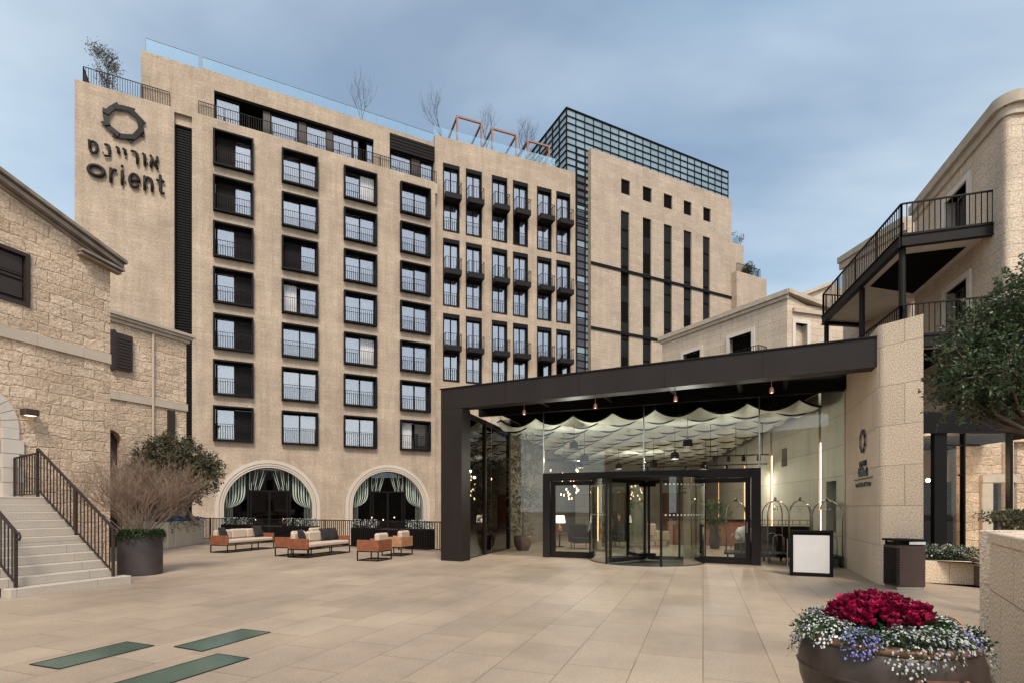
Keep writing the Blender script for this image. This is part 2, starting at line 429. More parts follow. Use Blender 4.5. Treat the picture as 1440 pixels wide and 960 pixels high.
def railing(mb, pts, h, step=.13, r=.012, posts=1.6, rail=.03):
    """pts: polyline of (x,y,z) floor points"""
    for a, b in zip(pts[:-1], pts[1:]):
        a, b = Vector(a), Vector(b); L = (b-a).length
        mb.bar(a+Vector((0,0,h)), b+Vector((0,0,h)), rail*1.6, rail)
        mb.bar(a+Vector((0,0,.08)), b+Vector((0,0,.08)), rail, rail*.8)
        n = max(1, round(L/step))
        for i in range(n+1):
            p = a+(b-a)*(i/n)
            mb.bar(p+Vector((0,0,.08)), p+Vector((0,0,h-.01)), 2*r, 2*r)
        n = max(1, round(L/posts))
        for i in range(n+1):
            p = a+(b-a)*(i/n)
            mb.bar(p, p+Vector((0,0,h-.012)), rail*1.3, rail*1.3)
    return mb
mb = MB(); railing(mb, [(W.u(116),3,zPy),(W.u(116),.15,zPy),(W.u(238),.15,zPy)], 1.05, .14, .014)
hk('pylon_railing', mb, M['metal'])
mb = MB(); railing(mb, [(W.u(279),.12,zDeck-.05),(W.u(614),.12,zDeck-.05)], 1.02, .15, .014)
hk('deck_railing', mb, M['metal'])

# glass balustrade on the roof
zB = zPar-.1
for a, b in ((204,278.5),(284.5,612)):
    mb = MB(); mb.box(U.u(a), U.u(b), .28, .3, zB, zB+1.08)
    bl = hk('roof_balustrade', mb, M['balu'], U)
    mb = MB(); mb.box(U.u(a)-.04, U.u(a), .26, .32, zB, zB+1.1); mb.box(U.u(a), U.u(b), .27, .31, zB+1.08, zB+1.1)
    n = int((U.u(b)-U.u(a))/2.4)
    for i in range(1, n): 
        x = U.u(a)+(U.u(b)-U.u(a))*i/n; mb.box(x-.008, x+.008, .275, .305, zB, zB+1.08)
    mk('balustrade_edge', mb, M['edge'], bl)

# loggia glazing
def slab_px(mb, pl, a, b, y0, y1, z0, z1): mb.box(pl.u(a), pl.u(b), y0, y1, z0, z1)
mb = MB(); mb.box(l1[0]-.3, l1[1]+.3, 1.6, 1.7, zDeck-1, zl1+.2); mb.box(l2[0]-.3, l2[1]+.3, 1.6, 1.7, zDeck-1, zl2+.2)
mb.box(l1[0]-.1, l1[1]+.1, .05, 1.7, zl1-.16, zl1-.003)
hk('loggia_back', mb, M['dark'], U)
mb = MB(); mb.box(l1[0]-.3, uE+.2, -.2, 1.6, zDeck-.9, zDeck-.06)
hk('loggia_floor', mb, M['cornice_l'], U)
def wavy(mb, x0, x1, y, z0, z1, amp=.03, wl=.14, step=.035):
    n = max(2, int((x1-x0)/step)); o = len(mb.v)
    for i in range(n+1):
        x = x0+(x1-x0)*i/n
        yy = y+amp*math.sin(x*2*math.pi/wl)+amp*.4*math.sin(x*17.3)
        mb.v += [(x,yy,z0),(x,yy,z1)]
    for i in range(n):
        mb.f.append([o+2*i,o+2*i+2,o+2*i+3,o+2*i+1]); mb.m.append(mb.cur)
seg1 = [(304,337,'g'),(370,380,'s'),(381,418.5,'g'),(420,430.5,'s'),(431,459,'c'),(459,467.5,'s'),(468,495,'g'),(496,504,'g'),(515,524,'c')]
seg2 = [(549,577,'g'),(578,590,'s'),(591,607.5,'c')]
for segs, zt in ((seg1, zl1-.2), (seg2, zl2-1.35)):
    for a, b, k in segs:
        # glazing sits 1.2 m back: shift for parallax is already surveyed on the opening, so stay near its face
        a, b = U.u(a, -.35), U.u(b, -.35); mb = MB()
        if k == 's':
            mb.box(a, b, .25, .33, zDeck-.06, zt); hk('loggia_shutter', mb, M['shutter'], U); continue
        mb.box(a, b, .35, .37, zDeck-.05, zt)
        g = hk('loggia_pane', mb, M['win'], U)
        mb = MB(); wavy(mb, a+.02, b-.02, .55 if k == 'g' else .44, zDeck-.05, zt, .04, .2)
        mk('curtain', mb, M['curt_w'], g)
        mb = MB(); t = .05
        mb.box(a, a+t, .3, .4, zDeck-.05, zt); mb.box(b-t, b, .3, .4, zDeck-.05, zt); mb.box(a+t, b-t, .3, .4, zt-t, zt)
        mk('frame', mb, M['metal'], g)
mb = MB()
for i in range(5): mb.bar((l2[0]+.02, .02+.05*i*0, zl2-.12-i*.26), (l2[1]-.02, .02, zl2-.12-i*.26), .16, .2)
mb.box(l2[0], l2[1], .16, .2, zl2-1.35, zl2-.01)
hk('louvre_screen', mb, M['slat'], U)

# ---- box windows
def shut(x0, x1, y, z0, z1):
    mb = MB(); mb.box(x0, x1, y+.03, y+.06, z0, z1)
    n = int((z1-z0)/.09)
    for i in range(n): mb.box(x0+.05, x1-.05, y, y+.03, z0+(i+.2)*(z1-z0)/n, z0+(i+.75)*(z1-z0)/n)
    return mb
def make_box_window(kind):
    w, h, t = ww, wh, .11
    mb = MB()
    mb.box(-w/2, -w/2+t, -.34, .6, 0, h); mb.box(w/2-t, w/2, -.34, .6, 0, h)
    mb.box(-w/2+t, w/2-t, -.34, .6, 0, t); mb.box(-w/2+t, w/2-t, -.34, .6, h-t, h)
    mb.box(-w/2+t, w/2-t, .5, .6, t, h-t) if False else None
    root = mk('box_window', mb, M['black'])
    yg = .28 if kind != 'shutter' else .22
    x0, x1, z0, z1 = -w/2+t, w/2-t, t, h-t-.12
    if kind in ('shutter', 'shutter2'):
        xm = x0+.15+(x1-x0)*.44
        panes = [(x0+.15, xm)]; sh = [(xm+.06, x1-.02)]; cur = [(x0+.2, xm-.03, .12)]
    elif kind == 'swap':
        xm = x0+(x1-x0)*.5
        panes = [(xm+.12, x1-.1)]; sh = [(x0+.12, xm+.05)]; cur = [(xm+.15, x1-.15, .12)]
    elif kind == 'left_curtain':
        panes = [(x0+(x1-x0)*.52, x1-.04)]; sh = []; cur = [(x0+.06, x0+(x1-x0)*.40, -.05), (x0+(x1-x0)*.54, x1-.06, .25)]
    elif kind == 'right_curtain':
        panes = [(x0+.04, x0+(x1-x0)*.48)]; sh = []; cur = [(x0+(x1-x0)*.52, x1-.06, -.05), (x0+.06, x0+(x1-x0)*.46, .3)]
    else:
        xm = (x0+x1)/2
        panes = [(x0+.05, xm-.05), (xm+.05, x1-.05)]; sh = []
        cur = [(x0+.06, xm-.25 if kind == 'open' else xm-.08, .22), (xm+.1, x1-.08, .22)]
    for a, b in panes:
        mb = MB(); mb.box(a, b, yg, yg+.02, z0+.04, z1)
        mk('pane', mb, M['win'], root)
    for a, b in sh: mk('shutter', shut(a, b, yg-.05, z0+.02, z1), M['slat'], root)
    for a, b, dy in cur:
        mb = MB(); wavy(mb, a, b, yg+dy, z0+.03, z1, .03, .17); mk('curtain', mb, M['curt_w'], root)
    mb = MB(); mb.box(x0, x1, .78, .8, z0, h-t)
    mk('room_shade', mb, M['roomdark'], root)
    mb = MB()
    for a, b in panes:
        mb.box(a-.05, a, yg-.04, yg+.05, z0, z1+.05); mb.box(b, b+.05, yg-.04, yg+.05, z0, z1+.05); mb.box(a, b, yg-.04, yg+.05, z1, z1+.05); mb.box(a, b, yg-.04, yg+.05, z0, z0+.04)
    mb.box(x0+.002, x1-.002, yg-.05, yg+.04, z1+.05, h-t-.002)
    mk('window_frame', mb, M['black'], root)
    mb = MB(); railing(mb, [(x0+.03,-.2,t-.03),(x1-.03,-.2,t-.03)], 1.12, .15, .011, 9, .026)
    mk('window_railing', mb, M['metal'], root)
    return root
protos = {}
kinds = [['swap','swap','shutter','shutter','shutter','shutter','shutter2'],
         ['two','two','swap','left_curtain','two','two','two'],
         ['right_curtain','two','two','open','right_curtain','two','two'],
         ['two','two','two','two','two','two','left_curtain']]
names_c = ['first', 'second', 'third', 'fourth']
for ci, (a, b) in enumerate(ucol):
    c = (a+b)/2
    for k in range(7):
        kd = kinds[ci][k]; z = zt0-k*pitch-wh
        p = W.P(c)
        if kd in protos: o = copy_tree(protos[kd])
        else: o = make_box_window(kd); protos[kd] = o
        o.parent = hotel; o.location = (p[0]-HR[0], p[1]-HR[1], z); o.rotation_euler = (0,0,W.th)
        tag(o, group='black box windows of the hotel')
        for ch in o.children:
            if ch.name.startswith('pane'): ch.rotation_euler = (rnd.uniform(-.02,.02), 0, rnd.uniform(-.012,.012))

# ---- arches with drapes
def arch_trim(c, r, zs, base):
    mb = MB()
    for ro, ri, y0 in ((r*1.19, r*1.105, -.05), (r*1.085, r*1.045, -.09), (r*1.04, r*1.0, -.05)):
        n = 30; pts = [(ro, ri, base-zs)]
        lo, li = [(c+ro, base)], [(c+ri, base)]
        for i in range(n+1):
            a = math.pi*i/n
            lo.append((c+ro*math.cos(a), zs+ro*math.sin(a))); li.append((c+ri*math.cos(a), zs+ri*math.sin(a)))
        lo.append((c-ro, base)); li.append((c-ri, base))
        yb = .5 if ri == r else .0
        m = len(lo)
        vs = []
        for k in range(m): vs += [(lo[k][0],y0,lo[k][1]),(li[k][0],y0,li[k][1]),(lo[k][0],.05,lo[k][1]),(li[k][0],max(yb,.05),li[k][1])]
        fs = []
        for k in range(m-1):
            a, b = 4*k, 4*k+4
            fs += [(a,b,b+1,a+1),(a,a+2,b+2,b),(a+1,b+1,b+3,a+3)]
        mb.add(vs, fs)
    return mb
for i, (c, r, zs) in enumerate(arches):
    b0 = aBase
    a = hk('arch_surround', arch_trim(c, r*.995, zs, b0), M['arch'])
    # dark room behind
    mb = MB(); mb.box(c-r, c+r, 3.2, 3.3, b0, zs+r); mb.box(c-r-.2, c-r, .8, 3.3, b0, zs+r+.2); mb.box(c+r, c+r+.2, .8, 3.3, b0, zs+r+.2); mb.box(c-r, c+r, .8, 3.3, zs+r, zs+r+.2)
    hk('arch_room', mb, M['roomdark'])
    mb = MB(); cw = r*.48; zt = zs+r*.42
    for x in (-cw, cw):
        zz = zs+math.sqrt(r*r-x*x)-.03
        mb.box(c+x-.06, c+x+.06, .42, .52, b0, zz)
    mb.box(c-cw+.06, c+cw-.06, .43, .51, zt-.06, zt+.06)
    mb.box(c-.09, c+.09, .44, .5, b0, zt-.06)
    for x in (-cw+.2, cw-.2): mb.box(c+x-.06, c+x+.06, .45, .5, b0, zt-.1)
    for x in (-cw-.4, cw+.4): mb.box(c+x-.4, c+x+.4, .44, .5, b0, zs-r*.35)
    mb.box(c-cw+.14, c-.09, .455, .495, b0, b0+1.6); mb.box(c+.09, c+cw-.14, .455, .495, b0, b0+1.6)
    hk('arch_door_frame', mb, M['black'])
    ap = [(c+(r-.02)*math.cos(math.pi*j/24), .56, zs+(r-.02)*math.sin(math.pi*j/24)) for j in range(25)]
    mb = MB(); mb.add(ap+[(c-r+.02,.56,b0),(c+r-.02,.56,b0)], [list(range(25))+[25,26]])
    hk('arch_glazing', mb, M['win_dark'])
    # swagged drapes gathered to the sides, tied back
    for sgn in (-1, 1):
        for part in (0, 1):
            mb = MB(); ni, nj = 60, 14; o = len(mb.v)
            for ii in range(ni+1):
                s_ = ii/ni
                if part == 0:  xt = sgn*(r*.5+(r*.48)*s_); zt_ = zs+math.sqrt(max(r*r-xt*xt, .001))-.02; xb = sgn*(r*.90+.07*r*s_); zb_ = zs-r*.02
                else: xt = sgn*(.02+(r*.47)*s_); zt_ = zs+math.sqrt(r*r-xt*xt)-.02; xb = sgn*(r*.20+.27*r*s_); zb_ = zt-.5 if True else 0
                zb_ = zs-r*.02 if part == 0 else zt+.02
                for jj in range(nj+1):
                    v_ = jj/nj
                    sag = v_**7 if part == 0 else v_**1.1
                    x = xt+(xb-xt)*sag
                    z = zt_+(zb_-zt_)*v_
                    y = (.50 if part == 0 else .53)-.16+.045*math.sin(s_*46)+.02*math.sin(s_*17+v_*3)
                    mb.v.append((c+x, y+.22, z))
            for ii in range(ni):
                for jj in range(nj):
                    q = o+ii*(nj+1)+jj
                    mb.f.append([q, q+1, q+nj+2, q+nj+1]); mb.m.append(0)
            if part == 0:   # hanging tail under the tie
                o = len(mb.v)
                for ii in range(25):
                    x = sgn*(r*.80+.18*r*ii/24)
                    mb.v += [(c+x, .6+.05*math.sin(ii*1.3), zs-r*.02+.05), (c+x*.99, .6+.05*math.sin(ii*1.3), zs-r*.5)]
                for ii in range(24): mb.f.append([o+2*ii,o+2*ii+2,o+2*ii+3,o+2*ii+1]); mb.m.append(0)
            hk('arch_drape', mb, M['curt_g'], smooth=True)
    # a few lamps and shelves glimpsed inside
    mb = MB()
    for k in range(3): mb.ball((c-r*.3+k*r*.33, 2.4, zs-.9-.2*(k%2)), .045, 6)
    hk('arch_room_lights', mb, M['bulb'])
    mb = MB()
    for k in range(6): mb.box(c-r*.8+k*r*.3, c-r*.8+k*r*.3+.5, 2.2, 2.6, b0, b0+1.6+.4*(k%3))
    hk('arch_room_furniture', mb, M['wood'])

# ---- middle wing with paired balconies
Mw = vp(623, 45.2, 2560)
mE0, mE1 = Mw.u(611.5), Mw.u(809)
zMp = (Mw.uz(612.5, 189.6)[1]+Mw.uz(806, 242)[1])/2
bc = [(623,646,229,324),(655,677.5,237,0),(691.7,713,246,0),(721.5,742,254,0),(755,775.4,262.5,0),(782,802,269,0)]
bu = [((Mw.u(a)+Mw.u(b))/2, Mw.u(b)-Mw.u(a)) for a, b, *_ in bc]
bw = sum(x[1] for x in bu)/6
zT1 = sum(Mw.uz(a, y)[1] for a, b, y, _ in bc)/6
zT2 = Mw.uz(623, 335.7)[1]; zT3 = Mw.uz(623, 440)[1]
zT1b = Mw.uz(623, 229)[1]; dp = (zT1b-zT3)/2; zT = [zT1-i*dp for i in range(4)]
bh = Mw.uz(623, 229)[1]-Mw.uz(624, 324)[1]
print('double pitch', dp, 'height', bh, 'width', bw)
mholes = []
for c, _ in bu:
    for z in zT[:3]:
        mholes.append([(c-bw/2, z-bh), (c+bw/2, z-bh), (c+bw/2, z), (c-bw/2, z)])
mb = MB(); mb.wall([(mE0,zBase),(mE1,zBase),(mE1,zMp),(mE0,zMp)], mholes, 1.2, .7)
hk('middle_wall', mb, M['hotel'], Mw)
def make_balcony_bay(kind=0):
    w, h = bw, bh; f = h/2
    mb = MB(); mb.box(-w/2-.05, w/2+.05, .72, .78, 0, h)
    t = .09
    mb.box(-w/2, -w/2+t, -.05, .7, 0, h); mb.box(w/2-t, w/2, -.05, .7, 0, h); mb.box(-w/2+t, w/2-t, -.05, .7, 0, t); mb.box(-w/2+t, w/2-t, -.05, .7, h-t-.25, h)
    mb.box(-w/2+t, w/2-t, .05, .7, f-.45, f+.03)
    root = mk('balcony_bay', mb, M['black'])
    for lv, (z0, z1) in enumerate(((t, f-.5), (f+.03, h-t-.28))):
        y = .25
        xs = (-w/2+t+.05, -.05, .05, w/2-t-.05)
        for a, b in ((xs[0], xs[1]), (xs[2], xs[3])):
            if kind == 1 and lv == 0 and a < 0: continue
            mb = MB(); mb.box(a, b, y, y+.02, z0+.1, z1); mk('pane', mb, M['win'], root)
            mb = MB(); wavy(mb, a, b, y+.14, z0+.05, z1, .025, .15); mk('curtain', mb, M['curt_w'], root)
        mb = MB(); mb.box(-.05, .05, y-.03, y+.05, z0, z1); mb.box(-w/2+t, w/2-t, y-.03, y+.05, z1, z1+.05)
        mb.box(-w/2+t, w/2-t, y-.03, y+.05, z0+.0, z0+.1); mb.box(-w/2+t, -w/2+t+.05, y-.03, y+.05, z0, z1); mb.box(w/2-t-.05, w/2-t, y-.03, y+.05, z0, z1)
        mk('window_frame', mb, M['black'], root)
    mb = MB(); railing(mb, [(-w/2+.1,-.02,t-.04),(w/2-.1,-.02,t-.04)], 1.1, .17, .012, 9, .025)
    mk('window_railing', mb, M['metal'], root)
    # projecting balcony tray
    mb = MB(); mb.box(-w/2+.02, w/2-.02, -.85, .05, f-.42, f-.02)
    mk('balcony_tray', mb, M['metal'], root)
    mb = MB(); railing(mb, [(-w/2+.05,.0,f-.05),(-w/2+.05,-.8,f-.05),(w/2-.05,-.8,f-.05),(w/2-.05,.0,f-.05)], 1.05, .24, .013, 9, .028)
    mk('balcony_railing', mb, M['metal'], root)
    return root
pb = [make_balcony_bay(0), make_balcony_bay(1)]; used = [False, False]
for j, z in enumerate(zT[:3]):
    for i, (c, _) in enumerate(bu):
        k = 1 if (i, j) in ((3,0),(5,2),(4,2)) else 0
        o = pb[k] if not used[k] else copy_tree(pb[k]); used[k] = True
        p = Mw.P(c); o.parent = hotel; o.location = (p[0]-HR[0], p[1]-HR[1], z-bh); o.rotation_euler = (0,0,Mw.th)
        tag(o, group='black two-storey balcony bays')

# roof things on the middle wing
zr = zMp
def bare_tree(name, label, x, y, z, h, spread, seed, mat, parent=None, group=None, r0=.05, levels=5, trunk=.35):
    rr = random.Random(seed); mb = MB()
    def grow(p, d, L, r, lv):
        pts = [p]; dd = d.copy()
        for k in range(3):
            dd = (dd+Vector((rr.uniform(-.13,.13), rr.uniform(-.13,.13), rr.uniform(.05,.2)))).normalized()
            pts.append(pts[-1]+dd*L/3)
        mb.tube(pts, r, 5 if lv < 2 else 3, r*.6, cap=False)
        if lv >= levels: return
        n = 3 if lv < 3 else 2
        for k in range(n):
            a = rr.uniform(0, 6.28); q = pts[rr.choice((2,3,3))] if lv else pts[rr.choice((2,3,3))]
            nd_ = (dd+Vector((math.cos(a), math.sin(a), .1))*spread*rr.uniform(.5,1.1)).normalized()
            grow(q, nd_, L*rr.uniform(.62,.85), r*.58, lv+1)
    grow(Vector((0,0,0)), Vector((0,0,1)), h*trunk, r0, 0)
    o = mk('trunk_and_branches', mb, mat, uv=False, smooth=True)
    t = thing(name, label, 'tree', (x, y, z), 0, group)
    o.parent = t
    zmax = max(v[2] for v in mb.v); o.scale = (h/zmax,)*3
    return t
def roof_at(pl, px, out): p = pl.P(pl.u(px, out), out); return p
for i, (px, top, pl, zb, lab) in enumerate(((513,103,U,zPar,'bare young tree alone on the left roof terrace behind the glass balustrade'),
        (622,126,Mw,zr,'bare young tree on the roof just left of the orange steel frames'),
        (684,151,Mw,zr,'bare young tree rising between the first and second orange steel frames'),
        (730,158,Mw,zr,'bare forked tree rising between the second and third orange steel frames'),
        (738,166,Mw,zr,'smaller bare tree leaning right over the orange steel frames'))):
    p = roof_at(pl, px, -1.6)
    zt_ = gz(top, p[1])
    bare_tree('bare_tree', lab, p[0], p[1], zb-.3, zt_-zb+.3, .62, 31+i, M['twig_g'], group='bare trees on the hotel roof', r0=.09, levels=6, trunk=.5)
p = roof_at(W, 150, -1.2)
t = bare_tree('roof_shrub', 'thin leafy shrub behind the railing on top of the sign pylon', p[0], p[1], zPy, gz(62, p[1])-zPy, .75, 5, M['twig_g'], r0=.05)
lm = MB(); rr = random.Random(4)
hh = gz(62, p[1])-zPy
for k in range(1500):
    c_ = rr.choice([(-.2,0,.45),(.15,.1,.62),(-.45,0,.85),(.3,0,.75),(0,0,.3),(-.8,0,.9),(.5,0,.55)])
    q = Vector((c_[0]*1.0+rr.gauss(0,.24), c_[1]+rr.gauss(0,.25), c_[2]*hh+rr.gauss(0,.2)))
    lm.leaf(q, Vector((rr.gauss(0,1),rr.gauss(0,1),rr.gauss(0,1))), Vector((rr.gauss(0,1),rr.gauss(0,1),1)), .12, .06)
mk('leaves', lm, M['leaf_olive'], t, uv=False)

# orange pergola frames
for i, (xl, xr, yt, lab) in enumerate(((643,677,163,'leftmost of the three orange steel pergola frames on the hotel roof'),
                                 (692,726,180,'middle one of the three orange steel pergola frames on the hotel roof'),
                                 (742,772,197,'rightmost orange steel pergola frame, beside the glass tower'))):
    a, b = Mw.u(xl, -.6), Mw.u(xr, -.6); hh_ = gz(yt, Mw.Y(xl, -.6))-zr
    D_ = 3.4; w_ = b-a; g_ = .15; mb = MB()
    for x in (0, w_):
        for y in (0, D_):
            mb.box(x-g_/2, x+g_/2, y-g_/2, y+g_/2, 0, hh_)
    for y in (0, D_): mb.box(g_/2, w_-g_/2, y-g_/2+.003, y+g_/2-.003, hh_-g_, hh_-.003)
    for x in (0, w_): mb.box(x-g_/2+.003, x+g_/2-.003, g_/2, D_-g_/2, hh_-g_, hh_-.003)
    q = Mw.P(a, -.6)
    t = mk('pergola_frame', mb, M['copper'], None, (q[0], q[1], zr), Mw.th)
    tag(t, lab, 'pergola', 'orange steel frames on the roof')
mb = MB(); mb.box(mE0, mE1-2, .3, .32, zr, zr+1.0)
bl = hk('roof_balustrade', mb, M['balu'], Mw)

# ================================================================== TOWER
T = vp(831, 53.5, 2205)
TR = (T.o[0], T.o[1], 0)
tower = thing('tower_building', 'windowless beige stone tower with five dark slots under a gridded glass crown', 'tower', TR)
def tk(name, mb, mats, pl=T, z=0, parent=None, **k):
    p = pl.P(0); return mk(name, mb, mats, parent or tower, (p[0]-TR[0], p[1]-TR[1], z), pl.th, **k)
zTp = (T.uz(832, 208.5)[1]+T.uz(1028, 280.5)[1])/2
tE = T.u(1029)
sl = [(873,885,295),(904,916,305.5),(933.5,945,315),(961.5,972.5,323.5),(988.5,998.5,332)]
sq = [(873.5,886,250.5,271),(904,916.5,261,281.5),(933.5,945.5,272,291.5),(961.5,972.5,281.5,301),(989,999.5,291.5,310)]
zs_t = sum(T.uz(a, y)[1] for a, b, y in sl)/5
q1 = sum(T.uz(a, y)[1] for a, b, y, y2 in sq)/5; q0 = sum(T.uz(a, y2)[1] for a, b, y, y2 in sq)/5
th = []
for a, b, y in sl: th.append([(T.u(a),1),(T.u(b),1),(T.u(b),zs_t),(T.u(a),zs_t)])
for a, b, *_ in sq: th.append([(T.u(a),q0),(T.u(b),q0),(T.u(b),q1),(T.u(a),q1)])
mb = MB(); mb.wall([(0,-3),(tE,-3),(tE,zTp),(0,zTp)], th, 12, .22)
tk('wall', mb, M['tower'])
rr = random.Random(3)
for i, (a, b, y) in enumerate(sl):
    a, b = T.u(a), T.u(b); mb = MB(); mb.box(a-.1, b+.1, .18, .3, 0, zs_t)
    mb.cur = 1; n = 16
    for k in range(n):
        z = 2+k*(zs_t-2)/n; zz = z+(zs_t-2)/n
        if rr.random() < .75: mb.box(a+.06, b-.06, .15, .18, z+.1, zz-.12)
    tk('window_slot', mb, [M['dark'], M['slotglass']])
for a, b, *_ in sq:
    mb = MB(); mb.box(T.u(a)-.05, T.u(b)+.05, .16, .3, q0-.1, q1+.1); tk('square_window', mb, M['dark'])
for y, pe in ((370,1028),(461,1025)):
    z = T.uz(832, y)[1]; mb = MB(); mb.box(0, T.u(pe), -.12, -.003, z-.14, z+.14)
    tk('steel_band', mb, M['black'])
# glass crown
C = Plane(T.P(0, -.6), T.d)
cA = C.u(796.8); cB = C.u(1023.5)
zCt = (C.uz(797, 151.5)[1]+C.uz(1023, 244.5)[1])/2
cd_ = 11.0
print('tower top', zTp, 'crown', zCt, 'crown width', cB-cA)
mb = MB()
mb.box(cA, cB, 0, .05, zTp-14, zCt); mb.box(cA, cA+.05, .05, cd_, zMp-3, zCt); mb.box(cB-.05, cB, .05, cd_, zTp-2, zCt)
mb.box(cA+.05, T.u(831)+.4, 0, .05, 0, zTp-14)
tk('crown_glazing', mb, M['tglass'], C)
mb = MB(); rowh = .70; nr = int((zCt-(zMp-3))/rowh); nc = 21
for i in range(nc+1):
    x = cA+(cB-cA)*i/nc; mb.box(x-.035, x+.035, -.08, -.003, zTp-14 if i < 4 else zTp-2, zCt)
for k in range(nr+1):
    z = zCt-k*rowh; mb.box(cA, cB, -.10, -.004, z-.03, z+.03)
    mb.box(cA-.10, cA-.004, 0, cd_, z-.045, z+.045)
for i in range(9):
    y = cd_*i/8; mb.box(cA-.08, cA-.003, y-.05, y+.05, zMp-3, zCt)
mb.box(cA-.12, cB+.05, -.12, cd_, zCt, zCt+.1)
tk('crown_mullions', mb, M['black'], C)
# stair strip
s0, s1, s2 = C.u(810.5), C.u(822.5), C.u(830.5)
mb = MB(); k = 0; z = zTp-3
while z > 2:
    mb.cur = 1 if (k % 5) == 4 else 0
    mb.add([(s0,-.02,z-.72),(s1,-.02,z-.72),(s1,-.02,z),(s0,-.02,z)], [(0,1,2,3)])
    k += 1; z -= .72
tk('stair_glazing', mb, [M['tglass_d'], M['tglass']], C)
mb = MB(); z = zTp
while z > 2: mb.box(s0, s2, -.09, -.04, z-.04, z+.04); z -= .72
for x in (s0, s1, s2): mb.box(x-.06, x+.06, -.1, -.035, 2, zTp)
tk('stair_mullions', mb, M['black'], C)
# rear shoulder blocks right of the tower
E2 = Plane(T.P(tE, -1.5), T.d)
def shoulder(pxa, pxb, ytop, pl, d, nm):
    z = pl.uz(pxb, ytop)[1]; mb = MB(); mb.box(pl.u(pxa), pl.u(pxb), 0, d, -3, z); tk(nm, mb, M['tower'], pl); return z
z1_ = shoulder(1020, 1046, 346, E2, 8, 'shoulder_wall')
mb = MB(); mb.box(E2.u(1031), E2.u(1042), .3, .32, z1_, z1_+1.1); tk('shoulder_balustrade', mb, M['balu'], E2)
E3 = Plane(T.P(tE, .8), T.d)
z2_ = shoulder(1036, 1078, 393, E3, 8, 'terrace_wall')
mb = MB(); railing(mb, [(E3.u(1038),.2,z2_-.02),(E3.u(1071),.2,z2_-.02),(E3.u(1071),3,z2_-.02)], 1.1, .2, .02, 2)
tk('terrace_railing', mb, M['metal'], E3)
def bush(name, label, loc, rad, n, mat, L=.14, Wd=.07, seed=1, cat='shrub', group=None, stems=True):
    rr = random.Random(seed); t = thing(name, label, cat, loc, 0, group)
    lm = MB(); blobs = [(rr.uniform(-.55,.55)*rad[0], rr.uniform(-.55,.55)*rad[1], rad[2]*(1+rr.uniform(-.5,.6))) for _ in range(9)]
    for k in range(n):
        b = rr.choice(blobs); v = Vector((rr.gauss(0,1),rr.gauss(0,1),rr.gauss(0,1))).normalized()*rr.uniform(.6,1.05)
        q = Vector((b[0]+v.x*rad[0]*.42, b[1]+v.y*rad[1]*.42, b[2]+v.z*rad[2]*.38))
        lm.leaf(q, (v+Vector((rr.gauss(0,.6),rr.gauss(0,.6),rr.gauss(0,.6)))), Vector((rr.gauss(0,1),rr.gauss(0,1),1)), L*rr.uniform(.7,1.3), Wd)
    mk('leaves', lm, mat, t, uv=False)
    if stems:
        sm = MB()
        for k in range(6):
            b = blobs[k]; sm.tube([(rr.uniform(-.05,.05),0,0),(b[0]*.4,b[1]*.4,b[2]*.5),(b[0],b[1],b[2])], .03, 5, .012)
        mk('stems', sm, M['bark'], t, uv=False)
    return t
q = E3.P(E3.u(1054, -.8), -.8)
bush('roof_shrub', 'small dark shrub behind the railing of the low terrace right of the tower', (q[0], q[1], z2_), (.9,.9,1.0), 1300, M['leaf_olive'], .16, .09, 3)
q = E2.P(E2.u(1036, -2.5), -2.5)
bush('roof_shrub', 'small shrub above the blue glass edge at the right side of the tower', (q[0], q[1], z1_+1.2), (.9,.9,1.0), 700, M['leaf_olive'], .16, .08, 8)
# ================================================================== HOTEL SIGN
def arc(cx, cz, rx, rz, a0, a1, n=14): return [(cx+rx*math.cos(R(a0+(a1-a0)*i/n)), cz+rz*math.sin(R(a0+(a1-a0)*i/n))) for i in range(n+1)]
LAT = {'r': [[(0,0),(0,1)], [(0,.55)]+arc(.38,.55,.38,.42,160,75,6)], 'i': [[(0,0),(0,1)], [(0,1.38),(0,1.40)]],
       'e': [[(-.02,.5)]+[(.96,.5)]+arc(.47,.5,.48,.5,0,318,20)], 'n': [[(0,0),(0,1)], [(0,.5)]+arc(.38,.56,.38,.42,170,0,10)+[(.76,0)]],
       't': [[(.1,1.35),(.1,.28)]+arc(.34,.26,.24,.24,180,290,6), [(-.2,.95),(.42,.95)]]}
HEB = {'tet': [[(.0,1.0),(.0,.95),(.05,.35)]+arc(.42,.42,.38,.42,190,350,9)+arc(.42,.62,.40,.36,0,120,7)],
       'nun': [[(.02,1),(.3,1),(.42,.85),(.42,.05),(0,.0)]], 'yod': [[(0,1),(.16,.97),(.18,.55)]],
       'resh': [[(0,1),(.4,1),(.6,.85),(.62,0)]], 'vav': [[(0,1),(.16,.97),(.18,0)]],
       'alef': [[(0,1),(.78,0)], [(.74,1),(.74,.72),(.5,.42)], [(.2,.68),(.02,.4),(.02,0)]]}
sx0, sx1 = W.u(122), W.u(229)
t_sign = thing('hotel_sign', 'large dark metal sign on the pylon: interlaced ring emblem above Hebrew and Latin lettering', 'sign', (*W.P((sx0+sx1)/2), W.uz(175, 262)[1]))
SL = t_sign.location.copy(); t_sign.rotation_euler = (0,0,W.th); um = (sx0+sx1)/2
def stroke(mb, pts, w, ou, oz, s, y=-.14, kx=1.0):
    P3 = [((ou+p[0]*s*kx), y, (oz+p[1]*s)) for p in pts]
    mb.tube(P3, w/2, 8)
    for e in (P3[0], P3[-1]): mb.ball(e, w/2, 6)
def zline(px, y): return W.uz(px, y)[1]-SL[2]
